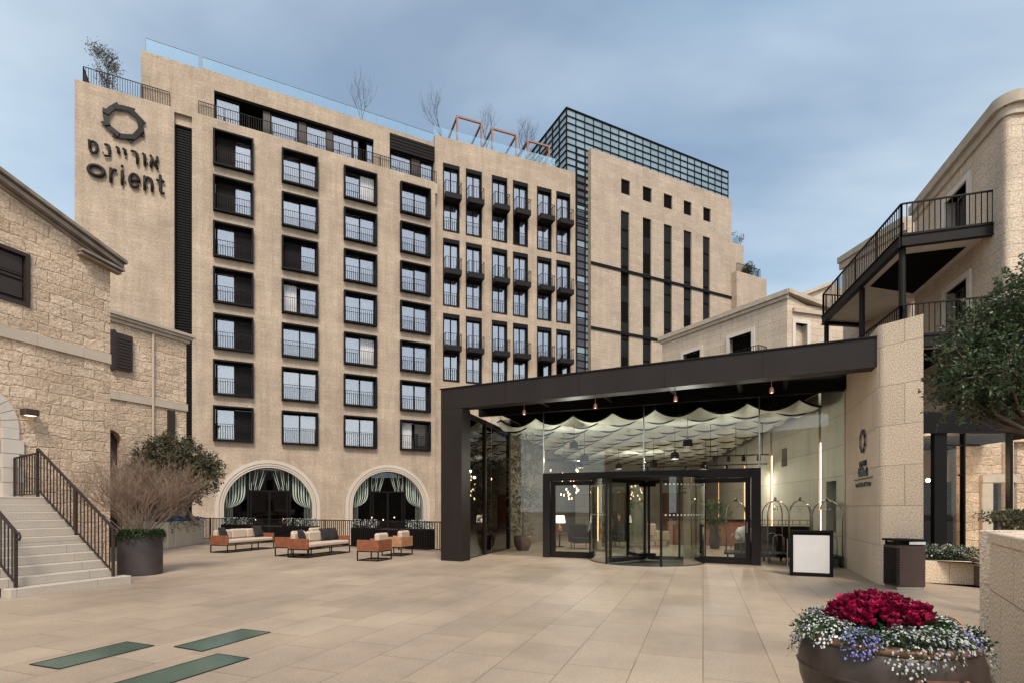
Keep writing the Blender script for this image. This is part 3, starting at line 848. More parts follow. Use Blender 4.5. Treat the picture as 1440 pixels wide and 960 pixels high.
# Latin word, baseline from (122,253) to (229,271)
zb_l = (zline(150,258)+zline(225,271))/2
xh = (zline(195,247)-zline(195,265))
kxl = (W.u(195)-W.u(182))/(.94*xh); mb = MB(); uo0, uo1 = W.u(122.5), W.u(149.5)
cO = ((uo0+uo1)/2-um, zb_l+xh*.60); rO = (uo1-uo0)/2
mb.tube([(cO[0]+(rO-.1)*math.cos(a/24*6.2832), -.14, cO[1]+(rO-.1)*.80*math.sin(a/24*6.2832)) for a in range(24)], .11, 8, closed=True)
for ch, pa in (('r',156.5),('i',172.5),('e',183),('n',204),('t',224.5)):
    for st in LAT[ch]: stroke(mb, st, .18, W.u(pa)-um, zb_l, xh, kx=kxl)
mk('latin_lettering', mb, M['letters'], t_sign, smooth=True)
zb_h = (zline(130,217)+zline(220,240))/2+.05; hh_ = zline(175,209)-zline(175,226)
mb = MB()
for ch, pa in (('tet',126.5),('nun',149),('yod',165),('yod',174.5),('resh',186),('vav',202),('alef',212.5)):
    for st in HEB[ch]: stroke(mb, st, .17, W.u(pa)-um, zb_h, hh_*.92, kx=kxl*1.05)
mk('hebrew_lettering', mb, M['letters'], t_sign, smooth=True)
eu, ez = W.uz(174.5, 174.5); er = (W.u(206)-W.u(144))/2*.98
def ring_emblem(rad, w, th_, y0):
    """eight straight bands, each passing over its neighbour and under the other"""
    mb = MB()
    for i in range(8):
        a0, a1 = R(i*45-31), R(i*45+31)
        p = (rad*.99*math.cos(a0), rad*.99*math.sin(a0)); q = (rad*.86*math.cos(a1), rad*.86*math.sin(a1))
        dx, dz = q[0]-p[0], q[1]-p[1]; l = math.hypot(dx, dz); nx, nz = -dz/l, dx/l
        vs = []
        for (c_, yy, e_) in ((p, y0, .35), (((p[0]+q[0])/2*1.04, (p[1]+q[1])/2*1.04), y0-th_*.5, 0), (q, y0-th_, -.35)):
            for s_ in (-1, 1):
                for dy in (0, th_*.7): vs.append((c_[0]+nx*s_*w+dx/l*w*e_*s_, yy-dy, c_[1]+nz*s_*w+dz/l*w*e_*s_))
        fs = []
        for k in (0, 4): fs += [(k,k+4,k+6,k+2),(k+1,k+3,k+7,k+5),(k,k+1,k+5,k+4),(k+2,k+6,k+7,k+3)]
        fs += [(0,2,3,1),(8,9,11,10)]
        mb.add(vs, fs)
    return mb
mb = ring_emblem(er*.98, er*.13, .10, -.08)
o = mk('ring_emblem', mb, M['letters'], t_sign, (eu-um, 0, ez-SL[2]))
mb = MB()
for x in (-1.2, 0, 1.2): mb.box(x-.03, x+.03, -.13, -.002, zb_l+.2, zb_l+.24); mb.box(x-.03, x+.03, -.13, -.002, zb_h+.2, zb_h+.24)
for a in range(8): mb.box(eu-um+er*.85*math.cos(R(a*45+10))-.04, eu-um+er*.85*math.cos(R(a*45+10))+.04, -.12, -.002, ez-SL[2]+er*.85*math.sin(R(a*45+10))-.04, ez-SL[2]+er*.85*math.sin(R(a*45+10))+.04)
mk('sign_pins', mb, M['letters'], t_sign)

# ================================================================== OLD STONE HOUSE (left)
A1 = vp(15, 13.1, 963)
A2 = vp(260, 24.0, 1060)
AR = (A1.o[0], A1.o[1], 0)
old = thing('old_stone_house', 'old rubble stone house with brown shutters and a sloping eave at the left edge', 'house', AR)
def ok(name, mb, mats, pl=A1, z=0, parent=None, **k):
    p = pl.P(0); return mk(name, mb, mats, parent or old, (p[0]-AR[0], p[1]-AR[1], z), pl.th, **k)
uc = A1.u(155); ul = A1.u(15)-9
ze0 = A1.uz(0, 253)[1]; ze1 = A1.uz(154, 364)[1]; sl_ = (ze1-ze0)/(A1.u(154)-A1.u(0))
zd = A1.uz(15, 698)[1]                    # landing level
# doorway arch at the very left
du = A1.u(2); dr = .75
door = [(du-2*dr, zd), (du, zd)]+[(du-dr+dr*math.cos(math.pi*i/14), A1.uz(2,600)[1]+dr*math.sin(math.pi*i/14)) for i in range(15)]
wa, wb = A1.u(-12), A1.u(39)
wz1, wz0 = A1.uz(39, 360)[1], A1.uz(39, 430)[1]
win = [(wa, wz0), (wb, wz0), (wb, wz1), (wa, wz1)]
mb = MB(); mb.wall([(ul,-.5),(uc,-.5),(uc,ze1-.02),(A1.u(0)-6,ze0-6*sl_),(ul,ze0-6*sl_)], [door, win], .6, .3)
mb.box(uc-.6, uc, .6, 6.5, -.5, ze1)
ok('wall', mb, M['rubble'])
mb = MB(); mb.box(wa, wb, .1, .16, wz0, wz1); mb.box(wa+.1, wb-.1, .04, .1, wz0+.15, wz0+.55); mb.box(wa+.1, wb-.1, .04, .1, wz1-.5, wz1-.12)
for i in range(9): mb.box(wa+.1, wb-.1, .05, .1, wz0+.62+i*.1, wz0+.68+i*.1)
mb.box(wa-.05, wa+.04, -.03, .12, wz0-.04, wz1+.04); mb.box(wb-.06, wb+.04, -.04, .12, wz0-.04, wz1+.04); mb.box(wa+.04, wb-.06, -.035, .12, wz1-.05, wz1+.04); mb.box(wa+.04, wb-.06, -.035, .12, wz0-.04, wz0+.05)
ok('window_shutter', mb, M['shutter'])
zs_ = A1.uz(100, 497)[1]
mb = MB(); mb.box(ul, uc-.003, -.05, -.003, zs_-.02, zs_+.26)
ok('string_course', mb, M['smooth'])
mb = MB()
ap = []
for k, (r0, r1) in enumerate(((dr, dr+.34),)):
    zc = A1.uz(2,600)[1]; n = 14
    for i in range(n): 
        a, b = math.pi*i/n, math.pi*(i+1)/n-.015
        mb.add([(du-dr+r*math.cos(t), y, zc+r*math.sin(t)) for y in (-.05, .25) for r, t in ((r0,a),(r1,a),(r1,b),(r0,b))], [(0,1,2,3),(4,5,6,7),(0,4,7,3),(1,5,6,2),(0,1,5,4),(3,2,6,7)])
    z = zd; i = 0
    while z < zc-.05:
        h_ = min(.36, zc-z); x1 = du+.34+(.1 if i % 2 else 0); mb.box(du, x1, -.05-.004*(i%2), .25, z+.006, z+h_-.006); z += h_; i += 1
ok('door_surround', mb, M['trim'])
mb = MB(); mb.box(du-2*dr, du, .25, .3, zd, A1.uz(2,600)[1]+dr); ok('door', mb, M['shutter'])
# sloping eave: two stacked mouldings
def slope_bar(mb, xa, za, xb, zb, y0, y1, th_):
    mb.add([(xa,y0,za),(xb,y0,zb),(xb,y1,zb),(xa,y1,za),(xa,y0,za-th_),(xb,y0,zb-th_),(xb,y1,zb-th_),(xa,y1,za-th_)], [(0,1,2,3),(4,7,6,5),(0,4,5,1),(1,5,6,2),(2,6,7,3),(3,7,4,0)])
mb = MB(); x0 = A1.u(0)-6; x1 = uc+.30
zz = lambda x: ze0+(x-A1.u(0))*sl_
slope_bar(mb, x0, zz(x0)+.16, x1, zz(x1)+.12, -.30, 6.5, .09)
slope_bar(mb, x0, zz(x0)+.03, x1-.05, zz(x1)-.0, -.22, 0, .11)
slope_bar(mb, x0, zz(x0)-.09, x1-.12, zz(x1)-.12, -.07, 0, .07)
ok('roof_eave', mb, M['cornice'])
ur = A1.u(108); mb = MB()
zr_ = zz(x1)-.13
for k, (o_, t_) in enumerate(((.26,.06),(.18,.06))):
    slope_bar(mb, ur, zr_+.1-k*.09, x1-.05-.05*k, zr_-.02-k*.09, -o_, 0 if k else .2, t_)
ok('eave_return', mb, M['cornice'])
# lower wing behind
u2 = A2.u(262); ul2 = A2.u(120); z2t = A2.uz(260, 474)[1]
d0, d1 = A2.u(155.5)-.55, A2.u(172); dzt = A2.uz(165, 604)[1]
dwin = [(d0,.0),(d1,.0),(d1,dzt-.5)]+[((d0+d1)/2+(d1-d0)/2*math.cos(math.pi*i/10), dzt-.5+.5*math.sin(math.pi*i/10)) for i in range(1,10)]+[(d0,dzt-.5)]
mb = MB(); mb.wall([(ul2,-.5),(u2,-.5),(u2,z2t),(ul2,z2t)], [dwin], .6, .4); mb.box(u2-.5, u2, .6, 4, -.5, z2t)
ok('lower_wing_wall', mb, M['rubble'], A2)
mb = MB(); mb.box(d0, d1, .35, .4, 0, dzt); ok('side_door', mb, M['shutter'], A2)
mb = MB()
for k, (o_, a_, b_) in enumerate(((.28,.0,.12),(.20,-.12,0),(.1,-.26,-.12))): mb.box(ul2, u2+o_, -o_, 2, z2t+a_, z2t+b_-.002)
ok('lower_cornice', mb, M['cornice_l'], A2)
z2s = A2.uz(200, 562)[1]; mb = MB(); mb.box(ul2, u2+.04, -.06, -.003, z2s-.16, z2s+.16); ok('lower_string_course', mb, M['smooth'], A2)
a, b = A2.u(160), A2.u(184); za, zb_ = A2.uz(172, 471)[1], A2.uz(172, 521)[1]
mb = MB(); mb.box(a, b, -.14, -.08, zb_, za); mb.box(a-.14, a, -.16, -.003, zb_-.06, za+.08)
for i in range(10): mb.box(a+.08, b-.08, -.17, -.14, zb_+.1+i*(za-zb_-.2)/10, zb_+.1+(i+.6)*(za-zb_-.2)/10)
ok('side_shutter', mb, M['shutter'], A2)
a, b = A2.u(235), A2.u(244.5); za, zb_ = A2.uz(240, 576.5)[1], A2.uz(240, 617)[1]
mb = MB(); mb.box(a, b, -.1, -.003, zb_, za); ok('narrow_shutter', mb, M['shutter'], A2)
mb = MB(); mb.tube([(A2.u(214), -.07, 1.8), (A2.u(214), -.07, z2t-.3)], .045, 8); ok('drain_pipe', mb, M['smooth'], A2)
# wall lamp
p = A1.P(A1.u(38), .12); zl = A1.uz(38, 584)[1]
t = thing('wall_lamp', 'small bronze wall light on the rubble wall above the staircase', 'lamp', (*p, zl), A1.th)
mb = MB(); mb.rbox(-.16, .16, -.1, .12, .0, .16, .015); mk('lamp_housing', mb, M['bin'], t)
mb = MB(); mb.box(-.1, .1, -.07, .07, -.012, -.002); mk('lamp_lens', mb, M['shade'], t)

# ================================================================== STAIRCASE
e1 = Vector((math.sin(R(21.5)), math.cos(R(21.5)), 0)); aa = Vector((-e1.y, e1.x, 0))
Bp = Vector((*G(185, 819.4), 0)); Ap = Vector((*G(7, 840.6), 0))
Ls = (Bp-Ap).length; rise, tread, NS, INS = .167, .25, 11, .18
print('stair width', Ls)
stair_rz = math.atan2(aa.y, aa.x)             # local x = up the stairs, local y = right->left? 
st = thing('stone_staircase', 'pale stone outdoor staircase of eleven steps rising to the left house door', 'staircase', tuple(Bp), stair_rz)
# local frame: x climbs, y runs towards the camera side (from B to A)
sgn = 1 if (Vector((-aa.y, aa.x, 0)).dot(Ap-Bp)) > 0 else -1
for n in range(NS):
    mb = MB(); y0, y1 = (.0 if n == 0 else INS), (Ls if n == 0 else Ls+.5)
    ya, yb = sorted((sgn*y0, sgn*y1))
    xe = NS*tread+ (2.6 if n == NS-1 else 0)
    mb.rbox(n*tread, (n+1)*tread+.03 if n < NS-1 else n*tread+3.2, ya, yb, (n*rise-.004 if n else -.1), (n+1)*rise-.002*0, .012)
    mk('step', mb, M['step'], st)
mb = MB(); ya, yb = sorted((sgn*.36, sgn*(Ls+2.5)))
mb.add([(tread*1.2,ya,-.1),(NS*tread+3,ya,-.1),(NS*tread+3,ya,NS*rise-.2),(NS*tread,ya,NS*rise-.2),(tread*1.2,yb,-.1),(NS*tread+3,yb,-.1),(NS*tread+3,yb,NS*rise-.2),(NS*tread,yb,NS*rise-.2)], [(0,1,2,3),(4,7,6,5),(0,4,5,1),(1,5,6,2),(2,6,7,3),(3,7,4,0)])
mk('stair_base', mb, M['smooth'], st)
ya, yb = sorted((sgn*.32, sgn*(Ls+3.4)))
mb = MB(); mb.box(NS*tread+.2, NS*tread+3.4, min(sgn*.1, sgn*-2.2), max(sgn*.32, sgn*-2.2)-.0, -.1, NS*rise-.01)
def stair_rail(name, label, yy, n0, n1, landing, curl=True):
    t = thing(name, label, 'railing', tuple(Bp+Vector((0,0,0))), stair_rz)
    h = .98; mb = MB()
    f = lambda x: (x/tread+.0)*rise+rise*.6
    xs0, xs1 = n0*tread+.1, n1*tread+.02
    za, zb_ = f(xs0)+h, f(xs1)+h
    top = [(xs0, yy, za), (xs1, yy, zb_)]
    mb.bar(top[0], top[1], .05, .035)
    if curl: mb.tube([(xs0, yy, za), (xs0-.1, yy, za-.02), (xs0-.14, yy, za-.09), (xs0-.09, yy, za-.14), (xs0-.02, yy, za-.13)], .022, 6)
    mk('handrail', mb, M['shutter'], t)
    mb = MB(); mb.bar((xs0, yy, za-h+.06), (xs1, yy, zb_-h+.06), .035, .02)
    n = int((xs1-xs0)/.115)
    for i in range(n+1):
        x = xs0+(xs1-xs0)*i/n; mb.bar((x, yy, f(x)+.06), (x, yy, f(x)+h-.01), .018, .018)
    mk('balusters', mb, M['shutter'], t)
    for x in (xs0, xs0+(xs1-xs0)*.47, xs1):
        mb = MB(); mb.bar((x, yy, f(x)-.16), (x, yy, f(x)+h-.01), .045, .045); mk('post', mb, M['shutter'], t)
    if landing:
        mb = MB(); x, y, z = xs1, yy, NS*rise
        railing(mb, [(x,y,z-.01)]+landing, 1.0, .22, .009, 9, .03); mk('landing_rail', mb, M['shutter'], t)
    return t
# landing rail end surveyed at px 15
le = Vector((*A1.P(A1.u(15), .15), 0))-Bp
lx, ly = le.dot(aa), le.dot(Vector((-aa.y, aa.x, 0)))
stair_rail('stair_railing', 'brown metal railing on the right side of the stone staircase, turning along the landing', sgn*(INS+.09), .2, NS, [(lx, ly, NS*rise-.01)])
yl = (Vector((gx(23.5, 9.36), 9.36, 0))-Bp).dot(Vector((-aa.y, aa.x, 0)))
stair_rail('stair_railing', 'brown metal railing with a curled end at the left edge of the stone staircase', yl, .1, NS, None)
mb = MB(); ya, yb = sorted((sgn*.32, ly+.1))
mb.box(NS*tread+.3, lx+.6, ya-.0, yb, -.1, NS*rise-.003); mk('landing_block', mb, M['smooth'], st)

# ================================================================== RIGHT BUILDING
K = (gx(1414, 16.0), 16.0); K2 = (gx(1286, 22.0), 22.0)
RA = Plane(K, (K2[0]-K[0], K2[1]-K[1])); uA = RA.u(1414); uAm = RA.u(1286)
RB = Plane(K, (1.0, -.16))
RR = (K[0], K[1], 0)
rb = thing('balcony_apartment_building', 'pale stone building at the right with steel balconies on two storeys', 'apartment building', RR)
def rk(name, mb, mats, pl=RA, z=0, parent=None, **k):
    p = pl.P(0); return mk(name, mb, mats, parent or rb, (p[0]-RR[0], p[1]-RR[1], z), pl.th, **k)
zRt = gz(145, 16.0)
pA, pB = min(uA, uAm), max(uA, uAm)
print('right top', zRt, gz(293, 22.0), 'uA', uA, uAm)
dz1, dz0 = RA.uz(1350, 275)[1], None
zD2 = gz(317, RA.Y(1396, 0)); zD1 = gz(477, RA.Y(1345, 0))
print('decks', zD2, zD1)
zD1 = zD2-3.35
ra_h = []
uw0, uw1 = RA.u(1331), RA.u(1362)
dH = min(2.7, gz(252, RA.Y(1362))-zD2); FT = .22
for zd_ in (zD2, zD1): ra_h.append([(uw0, zd_), (uw1, zd_), (uw1, zd_+dH), (uw0, zd_+dH)])
mb = MB(); mb.wall([(pA,-.5),(pB-FT,-.5),(pB-FT,zRt),(pA,zRt)], ra_h, .4, .35)
rk('side_wall', mb, M['right'])
q = RB.u(1414); mb = MB(); mb.wall([(q+FT,3.6),(q+9,3.6),(q+9,zRt),(q+FT,zRt)], [], .4)
rk('front_wall', mb, M['right'], RB)
k1 = Vector((K2[0]-K[0], K2[1]-K[1])).normalized(); k2 = Vector(RB.d)
def fillet(off, z0, z1, nm, mat):
    def bz(o_): 
        a_, c_, e_ = k1*FT+Vector((-k1.y,k1.x))*o_, Vector(RB.n)*0, k2*FT+Vector((k2.y,-k2.x))*o_
        c_ = (Vector((-k1.y,k1.x))+Vector((k2.y,-k2.x)))*o_*.62
        return [a_*(1-t_)**2+c_*2*t_*(1-t_)+e_*t_*t_ for t_ in [i/10 for i in range(11)]]
    A_o, A_i = bz(off), bz(-.4)
    mb = MB(); mb.prism([(p.x,p.y) for p in A_o]+[(p.x,p.y) for p in A_i[::-1]], z0, z1); mk(nm, mb, mat, rb)
fillet(0, 0, zRt, 'corner_wall', M['right']); fillet(.22, zRt-.1, zRt+.25, 'corner_cornice', M['cornice_l']); fillet(.09, zRt-.38, zRt-.103, 'corner_cornice', M['cornice_l'])
M2 = (gx(1184, 26.4), 26.4)
RC = Plane((K2[0]+.15, K2[1]+.6), (M2[0]-K2[0]-.15, M2[1]-K2[1]-.6)); c0, c1 = sorted((0, RC.u(1185.5)))
mb = MB(); mb.wall([(c0,-.5),(c1,-.5),(c1,zRt-.1),(c0,zRt-.1)], [], .5); rk('rear_wall', mb, M['right'], RC)
mb = MB(); mb.box(c0-.1, c1+.0, -.25, .8, zRt-.1, zRt+.18); mb.box(c0-.1, c1, -.14, 0, zRt-.4, zRt-.102); rk('rear_cornice', mb, M['cornice_l'], RC)
def cornice(pl, a, b, nm):
    mb = MB(); mb.box(a, b, -.22, .8, zRt-.1, zRt+.25); mb.box(a, b, -.09, -.003, zRt-.38, zRt-.103); rk(nm, mb, M['cornice_l'], pl)
cornice(RA, pA-.0, pB-FT, 'side_cornice'); cornice(RB, q+FT, q+9, 'front_cornice')
for zd_ in (zD2, zD1):
    mb = MB(); t_ = .2
    mb.box(uw0-t_, uw0, -.07, .3, zd_, zd_+dH+t_); mb.box(uw1, uw1+t_, -.07, .3, zd_, zd_+dH+t_); mb.box(uw0, uw1, -.07, .3, zd_+dH, zd_+dH+t_)
    o = rk('door_surround', mb, M['trim'])
    mb = MB(); mb.box(uw0, uw1, .33, .35, zd_, zd_+dH); dn = rk('balcony_door', mb, M['win_dark'])
    mb = MB()
    for i in range(4): x = uw0+(uw1-uw0)*i/3; mb.box(x-.04, x+.04, .27, .33, zd_, zd_+dH)
    mk('door_frame', mb, M['shutter'], dn)
    mb = MB(); wavy(mb, uw0, uw1, .45, zd_, zd_+dH, .03, .2); mk('curtain', mb, M['roomdark'], dn)
    mb = MB(); mb.box(uw0-.3, uw1+.3, .9, 1, zd_-.3, zd_+2.6); mk('room_shade', mb, M['dark'], dn)
# balconies: outline surveyed on the deck height
def at(px, py, Z): Y = (Z-H)*F/(HOR-py); return Vector((gx(px, Y), Y, 0))
b0 = at(1397, 317, zD2); b1 = at(1267.5, 334, zD2); b2 = at(1157.5, 447, zD2)
w2 = Vector((*RC.P(RC.u(1186)), 0)); w1 = Vector((*K2, 0))
wk = Vector((*RA.P(RA.u(1414)+.02), 0))
Rv = Vector(RR)
poly = [b0, b1, b2, b2+Vector((2.2,.35,0)), w1+Vector((.4,0,0)), wk+Vector((.4,.3,0))]
print('balcony pts', [tuple(round(c,1) for c in v[:2]) for v in poly])
for zd_, lab in ((zD2, 'upper'), (zD1, 'lower')):
    L = [(p-Rv) for p in poly]
    mb = MB(); mb.prism([(p.x, p.y) for p in L], -.16, -.03)
    deck = mk('balcony_deck', mb, M['trim'], rb, (0,0,zd_))
    mb = MB()
    for a, b in ((L[0],L[1]),(L[1],L[2]),(L[2],L[3])):
        mb.bar((a.x,a.y,-.14), (b.x,b.y,-.14), .12, .34)
        mb.bar((a.x,a.y,.03), (b.x,b.y,.03), .2, .03); mb.bar((a.x,a.y,-.31), (b.x,b.y,-.31), .2, .03)
    mk('edge_beam', mb, M['metal'], deck)
    mb = MB(); railing(mb, [(p.x,p.y,.02) for p in L[:4]], 1.08, .16, .011, 1.9, .04)
    mk('balcony_railing', mb, M['metal'], deck)
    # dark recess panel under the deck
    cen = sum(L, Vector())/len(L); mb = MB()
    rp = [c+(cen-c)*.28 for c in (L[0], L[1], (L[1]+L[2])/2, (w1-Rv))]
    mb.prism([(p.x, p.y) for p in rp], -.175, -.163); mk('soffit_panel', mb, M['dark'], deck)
for f_, nm in ((.02,1),(.45,1),(.98,1)):
    p = b1+(b2-b1)*f_+Vector((.12,.02,0))-Rv
    mb = MB(); mb.tube([(p.x,p.y,0),(p.x,p.y,zD2-.3)], .1, 12); mk('balcony_column', mb, M['metal'], rb)
# small ledge with orange stone left of the storefront
# ================================================================== GABLED HOUSE behind the entrance
GA = vp(1107, 30.0, 292); gK = GA.P(GA.u(1107))
GB = Plane(gK, (1.0, .30))
GRt = (gK[0], gK[1], 0)
gh = thing('gabled_stone_house', 'low pale stone house with a moulded eave between tower and right building', 'house', GRt)
def gk(name, mb, mats, pl=GA, z=0, parent=None, **k):
    p = pl.P(0); return mk(name, mb, mats, parent or gh, (p[0]-GRt[0], p[1]-GRt[1], z), pl.th, **k)
ga, gb = GA.u(931), GA.u(1107); zG = GA.uz(1107, 415)[1]
print('gable house', zG, GA.uz(931,481)[1])
gw = []
u0_, u1_ = GA.u(961), GA.u(985); zw = GA.uz(985, 491)[1]; gw.append([(u0_,zw-2.2),(u1_,zw-2.2),(u1_,zw),(u0_,zw)])
u2_, u3_ = GA.u(1026), GA.u(1057); zw2 = GA.uz(1057, 466)[1]; gw.append([(u2_,zw2-2.4),(u3_,zw2-2.4),(u3_,zw2),(u2_,zw2)])
mb = MB(); mb.wall([(ga,0),(gb,0),(gb,zG),(ga,zG)], gw, 6, .4); gk('wall', mb, M['right'])
for w_ in gw:
    (a, z0), (b, _), (_, z1), _ = w_; t_ = .22
    mb = MB(); mb.box(a-t_, a, -.06, .3, z0, z1+t_); mb.box(b, b+t_, -.06, .3, z0, z1+t_); mb.box(a, b, -.06, .3, z1, z1+t_)
    gk('window_surround', mb, M['trim'])
    mb = MB(); mb.box(a-.1, b+.1, .38, .42, z0, z1); 
    for i in range(4): mb.box(a+(b-a)*i/3-.04, a+(b-a)*i/3+.04, .3, .38, z0, z1)
    gk('window', mb, M['dark'])
mb = MB(); x0, x1 = GA.u(985), GA.u(1078); zf = zw2-2.2
railing(mb, [(x0,0,zf),(x0,-.8,zf),(x1,-.8,zf),(x1,0,zf)], 1.0, .15, .012, 2); mb.box(x0, x1, -.85, 0, zf-.2, zf); gk('balcony', mb, M['metal'])
mb = MB(); mb.box(ga-.2, gb+.15, -.22, .5, zG, zG+.28); mb.box(ga-.1, gb+.1, -.12, -.003, zG-.22, zG-.003); gk('eave', mb, M['cornice_l'])
mb = MB(); mb.box(ga-.2, gb, -.02, .02, zG+.28, zG+.36); gk('gutter', mb, M['metal'])
gc, gd = GB.u(1107), GB.u(1172)+4.0
u4, u5 = GB.u(1118), GB.u(1134.5); z4 = GB.uz(1126, 455)[1]
mb = MB(); mb.wall([(gc,0),(gd,0),(gd,zG-.6),(gc+1.4,zG-.45),(gc,zG)], [[(u4,z4-2.3),(u5,z4-2.3),(u5,z4),(u4,z4)]], .5, .4); gk('end_wall', mb, M['right'], GB)
mb = MB(); t_ = .22; mb.box(u4-t_, u4, -.06, .3, z4-2.3, z4+t_); mb.box(u5, u5+t_, -.06, .3, z4-2.3, z4+t_); mb.box(u4, u5, -.06, .3, z4, z4+t_); gk('window_surround', mb, M['trim'], GB)
mb = MB(); mb.box(u4, u5, .36, .4, z4-2.3, z4); mb.box((u4+u5)/2-.04, (u4+u5)/2+.04, .3, .36, z4-2.3, z4); gk('window', mb, M['dark'], GB)
mb = MB(); slope_bar(mb, gc-.1, zG+.30, gc+3.2, zG-.35, -.25, .5, .24); mb.box(gc+.35, gd, -.16, .5, zG-.95, zG-.72); gk('end_eave', mb, M['cornice_l'], GB)
# far gable
FG = Plane((gx(1124, 38), 38), (1.0, -.1))
t = thing('far_gable_house', 'distant pale stone gable peeking above the low house by the balconies', 'house', (*FG.o, 0))
f0, f1, f2 = FG.u(1121), FG.u(1170), FG.u(1215); zf0, zf1 = gz(419, 38), gz(402, 38)
mb = MB(); mb.wall([(f0,0),(f2,0),(f2,zf0),(f1,zf1),(f0,zf0)], [], 5); mk('wall', mb, M['right'], t, (0,0,0), FG.th)
mb = MB(); slope_bar(mb, f0-.2, zf0+.1, f1, zf1+.2, -.25, 4, .25); mk('roof_eave', mb, M['cornice_l'], t, (0,0,0), FG.th)
# cream wall behind lower balcony
# ================================================================== ENTRANCE PAVILION
P0 = G(620, 787.3); Pe = (gx(1236.5, 11.0), 11.0)
B = Plane(P0, (Pe[0]-P0[0], Pe[1]-P0[1])); bE = B.u(1236.5)
ER = (P0[0], P0[1], 0)
ent = thing('entrance_pavilion', 'glass hotel entrance under a thick dark bronze portal beam and left column', 'pavilion', ER)
def ek(name, mb, mats, pl=B, z=0, parent=None, **k):
    p = pl.P(0); return mk(name, mb, mats, parent or ent, (p[0]-ER[0], p[1]-ER[1], z), pl.th, **k)
zBt = (B.uz(621,548)[1]+B.uz(1235,473)[1])/2; zBb = B.uz(1234, 515)[1]
cw = B.u(649)-B.u(620)
print('beam', zBt, zBb, 'colw', cw, 'len', bE)
mb = MB(); mb.box(0, bE-.0, 0, .42, zBb, zBt); ek('portal_beam', mb, M['canopy'])
mb = MB(); mb.box(0, cw, 0.002, .5, 0, zBb-.003); ek('portal_column', mb, M['canopy'])
mb = MB()
for i in range(1,5):
    x = bE*i/5; mb.box(x-.004, x+.004, -.002, .0, zBb+.002, zBt-.002)
ek('panel_seam', mb, M['black'])
mb = MB(); mb.box(-.03, bE, -.03, .5, zBt+.003, zBt+.03); ek('beam_capping', mb, M['metal'])
# door plane
D0 = G(764, 782.4); D1 = G(1070, 794.2)
D = Plane(D0, (D1[0]-D0[0], D1[1]-D0[1]))
dA, dB = D.u(764), D.u(1070)
zF = (D.uz(764,665)[1]+D.uz(1070,657.3)[1])/2
print('door frame', zF, dB-dA)
wB = G(1189.5, 798); dW = D.u(1189.5)
S0 = (B.P(cw-.02)); S0 = G(650, 787.5)
SP = Plane(S0, (G(716, 771)[0]-S0[0], G(716,771)[1]-S0[1]))
# side glass: runs back into the lobby
sL = 19.0
sd = Vector(SP.d).normalized()*(1 if SP.d[1] > 0 else -1)
sg = Vector((sd.x, sd.y, 0))
def sp(t): return Vector((S0[0], S0[1], 0))+sg*t
SPl = Plane(tuple(sp(0)[:2]), (sd.x, sd.y))
u0s = 0; sgnu = 1 if SPl.d[1] > 0 else -1
mb = MB(); a, b = sorted((0, sgnu*4.9)); mb.box(a, b, .04, .055, .03, zBb-.02); ek('side_glass', mb, M['side'], SPl)
mb = MB()
for t in (0.05, 2.05, 2.15*0+4.7):
    x = sgnu*t; mb.box(x-.05, x+.05, -.02, .12, 0, zBb)
mb.box(min(0,sgnu*4.9), max(0,sgnu*4.9), .0, .1, zBb-.15, zBb); mb.box(min(0,sgnu*4.9), max(0,sgnu*4.9), .02, .08, 0, .03)
ek('side_glass_frame', mb, M['metal'], SPl)
# stone lobby walls: left (behind side glass), back
zC = zBt-.12
pl_a = sp(4.9); pl_b = sp(sL)
LW = Plane(tuple(pl_a[:2]), (sd.x, sd.y)); a, b = sorted((0, LW.d[1]/abs(LW.d[1])*(sL-4.9)))
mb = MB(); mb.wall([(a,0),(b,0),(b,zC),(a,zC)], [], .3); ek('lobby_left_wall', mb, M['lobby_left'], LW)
# right stone wall, from the pillar inward, in facets
Wp = [(7.62, 10.92), (wB[0], wB[1]), (gx(1151, 15.9), 15.9), (gx(1083, 19.9), 19.9), (gx(1046, 24.5), 24.5), (gx(1010, 31.0), 31.0), (gx(985,36.0), 36.0)]
wall_r = thing('entrance_stone_wall', 'tall bush hammered stone wall ending in a pillar, carrying the small hotel emblem and lettering', 'wall', (Wp[0][0], Wp[0][1], 0))
WR = Vector((Wp[0][0], Wp[0][1], 0))
def wk_(name, mb, mats, loc, rz, parent=None, **k): return mk(name, mb, mats, parent or wall_r, (loc[0]-WR.x, loc[1]-WR.y, 0), rz, **k)
zPl = gz(461, 10.9)
# front pillar: rounded near corner
pr = .16
A_ = Vector((Wp[0][0], Wp[0][1])); Bq = Vector((Wp[1][0], Wp[1][1]))
dI = (Bq-A_).normalized(); R1 = Vector((gx(1298.5, 10.25), 10.25)); dF = (R1-A_).normalized()
c1_ = A_+dI*.13; c2_ = A_+dF*.13
outline = [Bq, c1_]
for i in range(1, 8):
    t_ = i/8; outline.append(c1_*(1-t_)**2+A_*2*t_*(1-t_)+c2_*t_*t_)
outline += [c2_, R1, R1+dI*2.2, Bq+Vector((1.0, .3))]
mb = MB(); mb.prism([(p.x-WR.x, p.y-WR.y) for p in outline], 0, zPl)
o = mk('pillar', mb, M['granite'], wall_r)
